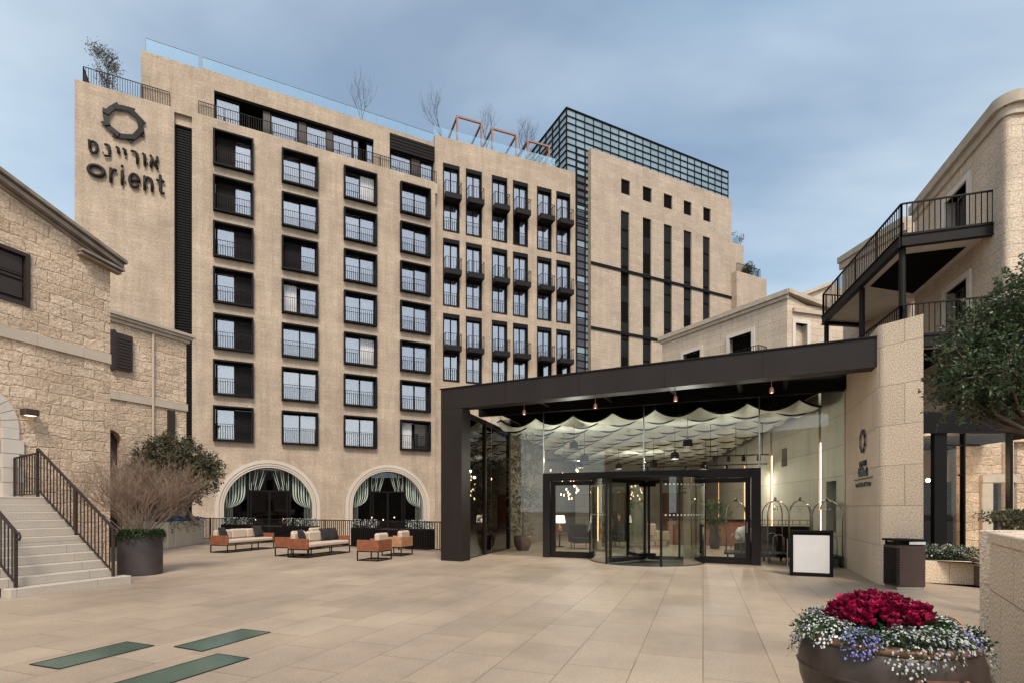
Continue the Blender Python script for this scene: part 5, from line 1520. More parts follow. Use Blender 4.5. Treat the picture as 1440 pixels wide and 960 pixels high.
# dark trough planters with white flowers behind the fence
def flowers(n, box_, mats, seed, L=.05, sp=1.0):
    rr = random.Random(seed); out = []
    for m in mats: out.append(MB())
    for k in range(n):
        q = Vector((rr.uniform(*box_[0]), rr.uniform(*box_[1]), box_[2][0]+(box_[2][1]-box_[2][0])*rr.random()**.8))
        out[rr.randrange(len(mats))].leaf(q, Vector((rr.gauss(0,1),rr.gauss(0,1),rr.gauss(0,1)+.6)), Vector((rr.gauss(0,1),rr.gauss(0,1),1)), L*rr.uniform(.7,1.3), L*.6)
    return out
for i, (a, b, lab) in enumerate(((314,350,'dark trough planter with white flowers at the left end of the left arch'),(400,441,'dark trough planter with white flowers at the right end of the left arch'),
                      (496,528,'dark trough planter with white flowers at the left end of the right arch'),(572,604,'dark trough planter with white flowers at the right end of the right arch'))):
    x0, x1 = FP.u(a,-.5), FP.u(b,-.5); p = FP.P((x0+x1)/2, -.6); w = (x1-x0)/2
    t = thing('trough_planter', lab, 'planter', (*p, 0), FP.th, 'dark trough planters behind the fence')
    mb = MB(); mb.rbox(-w, w, -.22, .22, 0, .78, .01); mk('trough', mb, M['black'], t)
    g, wf = flowers(700, ((-w,w),(-.24,.24),(.76,1.08)), (0,1), 50+i, .07)
    mk('leaves', g, M['leaf_dark'], t, uv=False); mk('blossoms', wf, M['wflower'], t, uv=False)
for i, (a, b) in enumerate(((352,398),(530,570))):
    x0, x1 = FP.u(a,-.6), FP.u(b,-.6); p = FP.P((x0+x1)/2, -.8); w = (x1-x0)/2
    t = thing('dining_table', ['dark outdoor table behind the fence at the left arch', 'dark outdoor table behind the fence at the right arch'][i], 'table', (*p, 0), FP.th, 'dark tables behind the fence')
    mb = MB(); mb.rbox(-w, w, -.3, .3, .7, .74, .006); mk('tabletop', mb, M['shutter'], t)
    for x in (-w+.05, w-.05):
        for y in (-.25, .25): mb = MB(); mb.box(x-.025,x+.025,y-.025,y+.025,0,.699); mk('leg', mb, M['black'], t)

# ================================================================== POTS AND PLANTS AT THE STAIRS
pc = (gx(197.5, 12.62), 12.62); pr_ = .455; ph = .98
t = thing('round_pot', 'large dark cylindrical metal pot at the foot of the stone staircase', 'planter pot', (*pc, 0))
mb = MB(); mb.lathe([(.01,0),(pr_-.01,0),(pr_,.02),(pr_,ph-.02),(pr_-.01,ph),(pr_-.04,ph),(pr_-.045,ph-.1),(.01,ph-.1)], 48); mk('pot_body', mb, M['pot'], t, smooth=False)
mb = MB(); mb.lathe([(.01,ph-.08),(pr_-.05,ph-.08)], 24); mk('soil', mb, M['soil'], t)
# ground cover round the rim
rr = random.Random(9); lm = MB()
for k in range(3800):
    a = rr.uniform(0, 6.283); r_ = pr_*math.sqrt(rr.uniform(.35,1.25)); q = Vector((r_*math.cos(a), r_*math.sin(a), ph+rr.uniform(-.05,.09)-max(0,(r_-pr_))*1.2-(rr.random()**3)*.12*(r_ > pr_)))
    lm.leaf(q, Vector((math.cos(a)*.6+rr.gauss(0,.6), math.sin(a)*.6+rr.gauss(0,.6), rr.gauss(0,.5))), Vector((0,0,1)), .05, .03)
o = mk('ground_cover', lm, M['leaf_dark'], None, (*pc, 0), uv=False); tag(o, 'dark green ground cover spilling over the rim of the round pot', 'ground cover', kind='stuff')
# twiggy bare shrub
def twig_bush(name, label, loc, hgt, spread, seed, mat, stems=17, levels=5, r0=.02):
    rr = random.Random(seed); mb = MB()
    def grow(p, d, L, r, lv):
        q = p; pts = [p]; dd = d.copy()
        for k in range(2):
            dd = (dd+Vector((rr.uniform(-.22,.22), rr.uniform(-.22,.22), rr.uniform(-.05,.15)))).normalized(); q = q+dd*L/2; pts.append(q)
        mb.tube(pts, r, 4 if lv < 2 else 3, r*.65, cap=False)
        if lv >= levels: return
        for k in range(3 if lv < 4 else 2):
            a = rr.uniform(0, 6.28); st_ = pts[rr.choice((1,2))]
            grow(st_, (dd+Vector((math.cos(a), math.sin(a), rr.uniform(-.1,.4)))*rr.uniform(.35,.75)).normalized(), L*rr.uniform(.6,.85), max(r*.64,.0019), lv+1)
    for s_ in range(stems):
        a = rr.uniform(0, 6.28); f = rr.uniform(.1,1)*spread
        grow(Vector((math.cos(a)*.12, math.sin(a)*.12, 0)), Vector((math.cos(a)*f, math.sin(a)*f, 1)).normalized(), hgt*.29, r0*.62, 0)
    t = thing(name, label, 'shrub', loc); mk('branches', mb, mat, t, uv=False); return t, mb
tw, mbt = twig_bush('bare_shrub', 'bare reddish twiggy shrub growing in the large round pot', (pc[0], pc[1], ph-.1), 2.35, 1.15, 12, M['twig'], stems=30)
print('twig faces', len(mbt.f))
# stone planter box with violet trailing plants and an olive tree
q0 = G(247, 769.5); q1 = G(287, 763.0)
bc_ = V2(q0)+Vector((.1,.75,0))
sb = thing('stone_planter_box', 'square pale stone planter box behind the round pot, with trailing violet flowers', 'planter', tuple(bc_), 0)
w_ = (V2(q1)-V2(q0)); ang_ = math.atan2(w_.y, w_.x); Lb = w_.length
print('stone box', q0, q1, Lb)
sb.location = V2(q0); sb.rotation_euler = (0,0,ang_)
mb = MB(); mb.rbox(0, Lb, -.0, .9, 0, 1.04, .02); mb.rbox(-.6, -.01, .02, .9, 0, 1.04, .02); mk('box_body', mb, M['smooth'], sb)
rr = random.Random(17); g, vf = MB(), MB()
for k in range(2600):
    x = rr.uniform(-.65, Lb+.05); y = rr.uniform(-.1,.9); hang = (y < .02)*rr.random()**1.6*.55*(.4+.6*abs(math.sin(x*5)))
    q = Vector((x, y, 1.05+rr.uniform(0,.14)-hang)); (vf if rr.random() < .35 and hang < .2 else g).leaf(q, Vector((rr.gauss(0,1),rr.gauss(0,1),rr.gauss(0,1)-.4*(hang>0))), Vector((rr.gauss(0,.5),rr.gauss(0,.5),1)), .08, .04)
o = thing('trailing_flowers', 'violet flowering trailing plant hanging over the stone planter box', 'plant', tuple(V2(q0)), ang_)
mk('leaves', g, M['leaf_dark'], o, uv=False); mk('blossoms', vf, M['vflower'], o, uv=False)
def leafy_tree(name, label, loc, trunk_pts, blobs, n, mat, L, Wd, seed, cat='tree', r0=.09, core=.45, droop=0.0):
    rr = random.Random(seed); t = thing(name, label, cat, loc)
    mb = MB(); mb.tube(trunk_pts, r0, 8, r0*.6)
    top = Vector(trunk_pts[-1])
    for b in blobs:
        c_ = Vector(b[:3]); mid = (top+c_)/2+Vector((rr.uniform(-.1,.1),rr.uniform(-.1,.1),-.08)); mb.tube([top, mid, c_], r0*.3, 5, .008)
        for k in range(6):
            v = Vector((rr.gauss(0,1),rr.gauss(0,1),rr.gauss(0,1)+.2)).normalized()*b[3]*.9; mb.tube([c_-v*.2, c_+v*.5+Vector((0,0,.04)), c_+v], .012, 3, .004, cap=False)
    mk('trunk', mb, M['bark'], t, uv=False)
    lm = MB(); tot = sum(b[3]**2 for b in blobs)
    for b in blobs:
        m_ = int(n*b[3]**2/tot); c_ = Vector(b[:3]); sprigs = max(8, m_//14)
        for s_ in range(sprigs):
            v = Vector((rr.gauss(0,1),rr.gauss(0,1),rr.gauss(0,.85))).normalized()
            rad = b[3]*(rr.uniform(.35,1)**.6)*rr.uniform(.85,1.18)
            p = c_+v*rad; d = (v+Vector((rr.gauss(0,.5),rr.gauss(0,.5),rr.gauss(0,.5)+.1))).normalized()
            for k in range(14):
                q = p+d*(k/14.)*L*3.2+Vector((rr.gauss(0,.3),rr.gauss(0,.3),rr.gauss(0,.3)))*L*.5
                ld = (d*.6+Vector((rr.gauss(0,.7),rr.gauss(0,.7),rr.gauss(0,.5)-droop))).normalized()
                lm.leaf(q, ld, Vector((rr.gauss(0,.5),rr.gauss(0,.5),1)), L*rr.uniform(.7,1.25), Wd*rr.uniform(.8,1.2))
    mk('crown', lm, mat, t, uv=False); return t
tb = V2(q0)+Vector((.35,.85,0)); Yt = tb.y
def rel(px, py, dy=0): Y = Yt+dy; return (gx(px, Y)-tb.x, dy, gz(py, Y)-1.0)
leafy_tree('olive_tree', 'leaning olive tree with a broad round crown in the stone planter box', (tb.x, tb.y, 1.0), [(0,0,-.1),rel(262,715),rel(268,700)],
   [(*rel(215,672), .75),(*rel(240,640,.3), .75),(*rel(222,648,-.2), .75),(*rel(262,650), .75),(*rel(283,668,.2), .62),(*rel(252,680,.4), .8),(*rel(205,690,.3), .6),(*rel(292,656), .45),(*rel(272,690), .42),(*rel(230,700,.5),.6)], 26000, M['leaf_olive'], .12, .055, 21)
# ================================================================== RIGHT FOREGROUND
# high stone wall at the very right
fw0 = (gx(1392, 5.0), 5.0); FW = Plane(fw0, (-(1213-720)/F, -1.0))
zw_ = gz(747.5, 5.0)
a, b = FW.u(1392), FW.u(1392)+(3.2 if FW.d[1] < 0 else -3.2)
a, b = sorted((a, b))
fwl = thing('planter_wall', 'thick speckled stone planter wall cut by the right edge of the photo', 'wall', (*FW.o, 0))
mb = MB(); mb.rbox(a, b, 0, .34, 0, zw_-.1, .008); mk('wall_body', mb, M['granite'], fwl, (0,0,0), FW.th)
mb = MB(); mb.rbox(a-.01, b, -.012, .36, zw_-.098, zw_, .008); mk('wall_cap', mb, M['granite'], fwl, (0,0,0), FW.th)
mb = MB(); e0 = FW.P(a, -.34); mb.add([(0,0,0)],[])
back = Plane(FW.P(a, 0), (.85, .5)); 
mb = MB(); mb.rbox(.36, 4.0, 0, .34, 0, zw_, .008); mk('wall_return', mb, M['granite'], fwl, (FW.P(a)[0]-FW.o[0], FW.P(a)[1]-FW.o[1], 0), R(14))
mb = MB(); mb.prism([(.3,-.0),(4,.8),(4,-3),(1.6,-3)], 0, zw_-.08); mk('soil', mb, M['soil'], fwl, (FW.P(a)[0]-FW.o[0], FW.P(a)[1]-FW.o[1], 0))
q = (gx(1432, 5.5), 5.5)
bush('small_shrub', 'small fine-leaved shrub growing on top of the right planter wall', (q[0], q[1]+.1, zw_-.1), (.40,.35,.16), 2200, M['leaf_olive'], .035, .016, 33, 'shrub', stems=True)
# low curved planter behind the bin
LP = [G(1296, 818.5), G(1372, 822), G(1396, 829)]
lpz = gz(789.5, 10.9)
lw = thing('low_planter_wall', 'low speckled stone planter wall between the pillar and the right foreground wall', 'planter', (*LP[0], 0))
mb = MB(); pts = [V2(p)-V2(LP[0]) for p in LP]; pts += [pts[-1]+Vector((.6,.1,0))]
pin = [p+Vector((.05,.22,0)) for p in pts]
mb.prism([(p.x,p.y) for p in pts]+[(p.x,p.y) for p in pin[::-1]], 0, lpz); mk('wall_body', mb, M['granite'], lw)
mb = MB(); mb.prism([(p.x,p.y) for p in pin]+[(2.6,2.2),(.1,2.2)], 0, lpz-.06); mk('soil', mb, M['soil'], lw)
g, wf, pf_ = MB(), MB(), MB(); rr = random.Random(77)
for k in range(5200):
    x = rr.uniform(.0,1.6); y = rr.uniform(.15,1.4); hh2 = .30*rr.random()**.7
    q = Vector((x, y, lpz-.05+hh2)); m_ = g if rr.random() < .78 or hh2 < .12 else (wf if rr.random() < .7 else pf_)
    m_.leaf(q, Vector((rr.gauss(0,1),rr.gauss(0,1),rr.gauss(0,1)+.3)), Vector((0,0,1)), .055, .035)
o = thing('flower_bed', 'white and pink flowers in the low planter before the shop front', 'flower bed', (*LP[0], 0)); 
mk('leaves', g, M['leaf_dark'], o, uv=False); mk('white_blossoms', wf, M['wflower'], o, uv=False); mk('pink_blossoms', pf_, M['pflower'], o, uv=False)
# litter bin
bq = G(1261, 829.0); br_ = G(1302, 829.5); bz = gz(757, 10.3)
t = thing('litter_bin', 'brown metal litter bin with slatted side in front of the stone pillar', 'litter bin', (*bq, 0), math.atan2(br_[1]-bq[1], br_[0]-bq[0]))
bwid = math.hypot(br_[0]-bq[0], br_[1]-bq[1])
mb = MB(); mb.rbox(0, bwid, 0, .42, .06, bz-.12, .012); mk('bin_body', mb, M['bin'], t)
mb = MB(); mb.box(.02, bwid-.02, .02, .4, 0, .057); mk('bin_base', mb, M['chrome'], t)
mb = MB(); mb.box(.04, bwid-.04, .04, .38, bz-.118, bz-.06); mb.rbox(-.02, bwid+.02, -.02, .44, bz-.04, bz, .008)
for x in (.02, bwid-.05): 
    for y in (.02, .37): mb.box(x, x+.03, y, y+.03, bz-.118, bz-.04)
mk('bin_lid', mb, M['black'], t)
mb = MB()
for i in range(22):
    z = .1+i*(bz-.26)/22; mb.box(-.018, -.002, .03, .39, z, z+.018)
    mb.box(-.018, .05, -.014, -.002, z, z+.018)
mk('bin_slats', mb, M['black'], t)
mb = MB(); mb.add([(bwid*.42,-.012,bz-.10),(bwid-.01,-.012,bz-.10),(bwid-.01,-.012,bz-.045),(bwid*.42,-.012,bz-.05)], [(0,1,2,3)]); mk('bin_liner', mb, M['white'], t)
# sign board
s0_, s1_ = G(1111, 808.5), G(1172, 811.3)
t = thing('notice_board', 'blank white panel in a thick black frame standing before the luggage trolleys', 'notice board', (*s0_, 0), math.atan2(s1_[1]-s0_[1], s1_[0]-s0_[0]))
sw = math.hypot(s1_[0]-s0_[0], s1_[1]-s0_[1]); sh_ = gz(744.5, s0_[1])
print('board', sw, sh_)
mb = MB(); f = .055
mb.rbox(0, f, 0, .16, 0, sh_, .004); mb.rbox(sw-f, sw, 0, .16, 0, sh_, .004); mb.rbox(f+.001, sw-f-.001, 0, .16, sh_-f, sh_, .004); mb.rbox(f+.001, sw-f-.001, 0, .16, .0, .07, .004); mb.box(f, sw-f, .08, .16, .07, sh_-f)
mk('board_frame', mb, M['black'], t)
mb = MB(); mb.rbox(f+.015, sw-f-.015, .03, .075, .085, sh_-f-.06, .003); mk('white_panel', mb, M['white'], t)
mb = MB(); mb.box(-.06,-.045,.02,.14,.1,.86); mk('side_bar', mb, M['chrome'], t)

# luggage trolleys
def trolley(label, loc, rz):
    t = thing('luggage_trolley', label, 'luggage trolley', loc, rz, 'birdcage luggage trolleys')
    w, d, zb = .62, 1.05, .30
    mb = MB(); mb.rbox(-w/2, w/2, -d/2, d/2, zb-.06, zb, .015); mk('platform', mb, M['metal'], t)
    mb = MB(); mb.tube([(-w/2,-d/2,zb-.03),(w/2,-d/2,zb-.03),(w/2,d/2,zb-.03),(-w/2,d/2,zb-.03)], .028, 8, closed=True); mk('bumper', mb, M['black'], t)
    mb = MB(); zt = 1.86
    for sx_, sy_ in ((-1,-1),(1,-1),(1,1),(-1,1)):
        x, y = sx_*(w/2-.04), sy_*(d/2-.05); pts = [(x,y,zb),(x,y,zt-.48)]
        for k in range(1,9):
            a = math.pi/2*k/8; pts.append((x*math.cos(a), y*math.cos(a), zt-.48+.42*math.sin(a)))
        mb.tube(pts, .017, 8)
    mb.ball((0,0,zt), .045, 10)
    mb.tube([(0,0,zt-.08),(0,0,zt)], .012, 6)
    mk('cage_tube', mb, M['brass'], t, smooth=True)
    mb = MB(); mb.tube([(0,-d/2+.1,1.55),(0,d/2-.1,1.55)], .012, 6)
    mb.tube([(.05*math.cos(k/12*6.283), -.12, zt-.26+.05*math.sin(k/12*6.283)) for k in range(12)], .007, 5, closed=True); mk('hanger_rail', mb, M['brass'], t)
    mb = MB()
    for y in (-d/2+.02, d/2-.02):
        mb.tube([(-w*.22,y,zb)]+[(-w*.22*math.cos(math.pi*k/8), y, zb+.42+.12*math.sin(math.pi*k/8)) for k in range(9)]+[(w*.22,y,zb)], .013, 6)
    mk('end_hoop', mb, M['brass'], t, smooth=True)
    for sx_ in (-1,1):
        for sy_ in (-1,1):
            mb = MB(); x, y = sx_*(w/2-.08), sy_*(d/2-.1)
            n_ = 14; mb.add([(x-.02+.04*s_, y+.085*math.cos(2*math.pi*k/n_), .087+.085*math.sin(2*math.pi*k/n_)) for s_ in (0,1) for k in range(n_)], [list(range(n_))[::-1], list(range(n_,2*n_))]+[(k,(k+1)%n_,n_+(k+1)%n_,n_+k) for k in range(n_)])
            mb.bar((x,y,.087),(x,y,zb-.06), .04, .02); mk('wheel', mb, M['black'], t)
    return t
def dpt(px, back): p = D.P(D.u(px, -back), -back); return (p[0], p[1], 0)
trolley('luggage trolley seen through the right glass side door, with a white bag behind', dpt(1035, .95), D.th)
trolley('leftmost of the three luggage trolleys behind the glass beside the door frame', dpt(1090, .95), D.th+.1)
trolley('middle luggage trolley behind the glass, its lower part hidden by the notice board', dpt(1125, .65), D.th-.08)
trolley('rightmost luggage trolley behind the glass, next to the stone wall', dpt(1163, .62), D.th+.05)
# dark luggage counter behind the trolleys
p = dpt(1100, 2.7); t = thing('luggage_counter', 'low dark counter with a rail behind the luggage trolleys', 'counter', p, D.th)
mb = MB(); mb.rbox(-1.1, .9, 0, .6, 0, 1.0, .01); mk('counter_body', mb, M['black'], t)
mb = MB(); railing(mb, [(-1.1,.05,.98),(.9,.05,.98)], .22, .2, .01, 9, .02); mk('counter_rail', mb, M['brass'], t)
p = dpt(1047, 1.9); t = thing('white_bag', 'white rounded bag on a stand behind the door trolley', 'bag', p, D.th)
mb = MB(); mb.lathe([(.01,.5),(.2,.52),(.27,.65),(.26,.85),(.18,.98),(.01,1.02)], 16); mk('bag_body', mb, M['white'], t, smooth=True)
mb = MB(); mb.box(-.3,.3,-.2,.2,0,.49); mk('bag_stand', mb, M['black'], t)

# lobby furniture
def lobby_chair(label, loc, rz, mat):
    t = thing('lobby_armchair', label, 'armchair', loc, rz, 'armchairs inside the lobby')
    mb = MB(); mb.rbox(-.36,.36,-.35,.33,.22,.44,.04); mk('seat', mb, M[mat], t)
    mb = MB(); mb.rbox(-.36,.36,.25,.38,.42,.95,.05); mk('backrest', mb, M[mat], t)
    for s_ in (-1,1): mb = MB(); mb.rbox(s_*.38-.05,s_*.38+.05,-.3,.3,.24,.64,.03); mk('armrest', mb, M[mat], t)
    for x in (-.3,.3):
        for y in (-.28,.28): mb = MB(); mb.tube([(x,y,0),(x,y,.23)], .02, 6); mk('leg', mb, M['wood'], t)
    return t
lobby_chair('patterned lobby armchair behind the left glass side door', dpt(816, 4.0), D.th+.5, 'cush_d')
lobby_chair('second dark lobby armchair deeper in, seen through the revolving door', dpt(868, 5.5), D.th-.4, 'cush_d')
lobby_chair('beige lobby armchair in the middle of the revolving door view', dpt(925, 6.5), D.th+2.2, 'cush')
p = dpt(787, 4.4); t = thing('side_table', 'dark round side table holding the white lamp', 'table', p)
mb = MB(); mb.lathe([(.01,.53),(.28,.53),(.28,.56),(.01,.56)], 20); mk('tabletop', mb, M['wood'], t)
mb = MB(); mb.lathe([(.2,0),(.2,.02),(.03,.04),(.03,.52)], 16); mk('leg', mb, M['black'], t)
t = thing('table_lamp', 'table lamp with a wide white shade on the side table', 'lamp', (p[0], p[1], .561))
mb = MB(); mb.lathe([(.01,0),(.1,.01),(.12,.1),(.05,.28),(.015,.32),(.015,.45)], 16); mk('lamp_base', mb, M['wood'], t, smooth=True)
mb = MB(); mb.lathe([(.24,.42),(.19,.72)], 24); mk('lamp_shade', mb, M['shade'], t, smooth=True)
# reception desk far in
p = dpt(1015, 7.5); t = thing('reception_desk', 'long wooden reception desk deep in the lobby with flowers beside it', 'desk', p, D.th)
mb = MB(); mb.rbox(-2.2,1.6,0,.7,0,1.05,.02); mk('desk_body', mb, M['wood'], t)
mb = MB(); mb.rbox(-2.3,1.7,-.08,.8,1.055,1.1,.01); mk('desk_top', mb, M['black'], t)
p = dpt(1005, 5.8); t = thing('vase_plant', 'dark leafy bouquet in a bronze vase seen through the right side door', 'plant', p)
mb = MB(); mb.lathe([(.01,0),(.16,.0),(.24,.35),(.14,.75),(.18,.85)], 16); mk('vase', mb, M['bowl'], t, smooth=True)
lm = MB(); rr = random.Random(8)
for k in range(900):
    v = Vector((rr.gauss(0,1),rr.gauss(0,1),rr.gauss(0,1))).normalized()*rr.uniform(.2,.6); lm.leaf(Vector((0,0,1.3))+v*Vector((1,1,.9)).length*.6, v, Vector((0,0,1)), .12, .06)
mk('leaves', lm, M['leaf_mid'], t, uv=False)
# potted tree left of the doors inside
p = Vector(dpt(735, 2.2)); Yt = p.y; tb = p
t = thing('terracotta_pot', 'brown round pot on the lobby floor left of the doors', 'planter pot', tuple(p))
mb = MB(); mb.lathe([(.01,0),(.22,0),(.33,.25),(.34,.45),(.30,.55),(.27,.55),(.28,.45),(.01,.45)], 24); mk('pot_body', mb, M['rim'], t, smooth=True)
def rel2(px, py, dy=0): Y = Yt+dy; return (gx(px, Y)-tb.x, dy, gz(py, Y)-.45)
leafy_tree('indoor_tree', 'slender small-leaved tree in the brown pot inside the glass, left of the doors', (p.x, p.y, .45), [(0,0,0),(0.02,0,.9),(0,.02,1.7)],
    [(*rel2(735,690), .5),(*rel2(745,650,.2), .55),(*rel2(725,660,.1), .5),(*rel2(738,625), .45),(*rel2(730,720,-.1),.38),(*rel2(748,700,.2),.35),(*rel2(735,745),.42)], 9000, M['leaf_olive'], .06, .028, 44, r0=.03)
# droplet chandelier
p = Vector(dpt(793, 3.2)); t = thing('droplet_chandelier', 'chandelier of small warm glass drops seen through the left side door', 'chandelier', (p.x, p.y, 1.9))
mb = MB(); wires = MB(); rr = random.Random(5)
for k in range(42):
    x, y, z = rr.uniform(-.55,.6), rr.uniform(-.3,.3), rr.uniform(-.0,1.15); mb.tube([(x,y,z),(x+.01,y,z+.07)], .012, 5); wires.tube([(x,y,z+.08),(x,y,1.5)], .003, 3)
mk('glass_drops', mb, M['bulb'], t); mk('wires', wires, M['brass'], t)
mb = MB(); mb.box(-.65,.65,-.35,.35,1.5,1.54); mb.tube([(0,0,1.54),(0,0,2.6)], .01, 5); mk('ceiling_plate', mb, M['black'], t)

# ================================================================== BOWL PLANTER
bx, by = gx(1246, 3.25), 3.25
t = thing('bronze_bowl_planter', 'wide weathered bronze cauldron planter full of flowers in the right foreground', 'planter', (bx, by, 0))
prof = [(.02,.10),(.25,.12),(.42,.22),(.53,.38),(.585,.52),(.598,.62),(.59,.70),(.565,.765),(.545,.785)]
mb = MB(); mb.lathe(prof, 72); mk('bowl_body', mb, M['bowl'], t, smooth=True)
mb = MB(); mb.lathe([(.545,.783),(.560,.79),(.565,.81),(.55,.825),(.50,.83),(.488,.82),(.48,.76)], 72); mk('rim', mb, M['rim'], t, smooth=True)
mb = MB(); mb.lathe([(.01,.76),(.49,.76)], 36); mk('soil', mb, M['soil'], t)
mb = MB(); mb.lathe([(.600,.60),(.606,.612),(.600,.625)], 72)
mk('seam_band', mb, M['bowl'], t, smooth=True)
for a in (R(-95), R(85)):
    mb = MB(); c_, s_ = math.cos(a), math.sin(a); tx, ty = -s_, c_
    hp = []
    for k in range(13):
        b_ = math.pi*k/12; u_ = .15*math.cos(b_); dz_ = -.10*math.sin(b_); ro_ = .60+.05*math.sin(b_)
        hp.append((ro_*c_+tx*u_, ro_*s_+ty*u_, .655+dz_))
    mb.tube(hp, .011, 8); mk('handle', mb, M['rim'], t, smooth=True)
    mb = MB()
    for u_ in (-.15,.15): mb.ball((.597*c_+tx*u_, .597*s_+ty*u_, .66), .028, 8)
    mb.bar((.594*c_-tx*.1,.594*s_-ty*.1,.665),(.594*c_+tx*.1,.594*s_+ty*.1,.665), .012, .035)
    mk('handle_plate', mb, M['rim'], t, smooth=False)
for a in (205, 325, 85):
    mb = MB(); c_, s_ = math.cos(R(a)), math.sin(R(a)); mb.bar((.62*c_,.62*s_,0),(.60*c_,.60*s_,.58), .035, .02); mk('stand_leg', mb, M['metal'], t)
mb = MB(); mb.tube([(.62*math.cos(2*math.pi*k/40), .62*math.sin(2*math.pi*k/40), .30) for k in range(40)], .012, 6, closed=True); mk('stand_ring', mb, M['rim'], t)
# cyclamens
rr = random.Random(101); cyc = MB(); cl_ = MB()
for k in range(400):
    a = rr.uniform(0, 6.283); r_ = math.sqrt(rr.random()); x = .0+.385*r_*math.cos(a); y = .10+.27*r_*math.sin(a)
    z = .90+.10*(1-r_**2)+rr.uniform(-.05,.05); c0_ = Vector((x, y, z))
    tilt = Vector((rr.gauss(0,.35), rr.gauss(0,.35)-.15, 1))
    for p_ in range(6):
        b_ = p_*1.0472+rr.uniform(-.3,.3); d = (Vector((math.cos(b_), math.sin(b_), 0))*.75+tilt*rr.uniform(.5,1.1)).normalized()
        cyc.leaf(c0_, d, tilt+Vector((rr.gauss(0,.4),rr.gauss(0,.4),0)), .046*rr.uniform(.8,1.3), .042)
for k in range(1700):
    a = rr.uniform(0, 6.283); r_ = math.sqrt(rr.random()); q = Vector((.03+.50*r_*math.cos(a)*.9, .10+.36*r_*math.sin(a), .80+rr.random()*.13*(1.1-r_*.6)))
    d = Vector((math.cos(a), math.sin(a), rr.gauss(.2,.4))); cl_.leaf(q, d, Vector((rr.gauss(0,.3),rr.gauss(0,.3),1)), .07*rr.uniform(.7,1.2), .06)
o = thing('cyclamen_flowers', 'mass of crimson red cyclamens in the middle of the bronze bowl', 'flowers', (bx, by, 0)); 
mk('blossoms', cyc, M['red'], o, uv=False); mk('leaves', cl_, M['leaf_dark'], o, uv=False)
# alyssum and lobelia mounds
mounds = []
for a in range(0, 360, 24):
    mounds.append((a+rr.uniform(-7,7), rr.uniform(.42,.50), rr.uniform(.13,.19)))
ww_, vv_, gg_ = MB(), MB(), MB()
for mi, (a, r_, s_) in enumerate(mounds):
    cx_, cy_ = r_*math.cos(R(a)), r_*math.sin(R(a)); violet = (mi % 4 == 1); spill = (mi % 4 == 2)
    for k in range(640):
        v = Vector((rr.gauss(0,1),rr.gauss(0,1),abs(rr.gauss(0,1)))).normalized()*s_*rr.uniform(.8,1.08)
        x, y, z = cx_+v.x, cy_+v.y, .80+v.z*.72
        rad = math.hypot(x, y)
        if rad > .56: z -= (rad-.56)*rr.uniform(.6, 1.6 if spill else 1.0)+(.10*rr.random()**2 if spill else 0)
        q = Vector((x,y,z)); out_ = Vector((x,y,0)).normalized()
        if rr.random() < .50:
            gg_.leaf(q-v*.06, (v.normalized()+Vector((rr.gauss(0,.5),rr.gauss(0,.5),rr.gauss(0,.5)))), Vector((rr.gauss(0,1),rr.gauss(0,1),1)), .026, .013)
        else:
            tgt = vv_ if violet != (rr.random() < .07) else ww_
            nn_ = (v.normalized()+Vector((rr.gauss(0,.25),rr.gauss(0,.25),.3))).normalized()
            t1 = nn_.cross(Vector((rr.gauss(0,1),rr.gauss(0,1),rr.gauss(0,1)))).normalized(); t2 = nn_.cross(t1); s3 = rr.uniform(.007,.0115)
            q = q+nn_*.008; n5 = 5
            tgt.add([tuple(q+nn_*.002)]+[tuple(q+(t1*math.cos(b_)+t2*math.sin(b_))*s3*(1 if j_ % 2 == 0 else .55)) for j_, b_ in enumerate([2*math.pi*j/10 for j in range(10)])], [(0,j+1,(j+1)%10+1) for j in range(10)])
    for k in range(160):
        v = Vector((rr.gauss(0,1),rr.gauss(0,1),abs(rr.gauss(0,1)))).normalized()*s_*rr.uniform(.3,.9); gg_.leaf(Vector((cx_+v.x, cy_+v.y, .80+v.z*.6)), v, Vector((rr.gauss(0,1),rr.gauss(0,1),1)), .04, .02)
o = thing('white_and_violet_flowers', 'small white and violet flowers trailing round the rim of the bronze bowl', 'flowers', (bx, by, 0)); 
mk('white_blossoms', ww_, M['wflower'], o, uv=False); mk('violet_blossoms', vv_, M['vflower'], o, uv=False); mk('leaves', gg_, M['leaf_mid'], o, uv=False)
mb = MB(); mb.tube([(.22,-.30,.84),(.28,-.31,.90),(.33,-.28,.97),(.335,-.25,1.02),(.31,-.22,1.05),(.27,-.2,1.06)], .007, 6)
o = mk('watering_hose', mb, M['wood_l'], None, (bx+.03,by,-.10), smooth=True); tag(o, 'short bent tan irrigation hose sticking out of the bowl flowers', 'hose')

for o_ in list(col.objects):
    if o_.parent is None and o_.name.split('.')[0] in ('bronze_bowl_planter','cyclamen_flowers','white_and_violet_flowers','watering_hose'): o_.scale = (.805,.805,1)

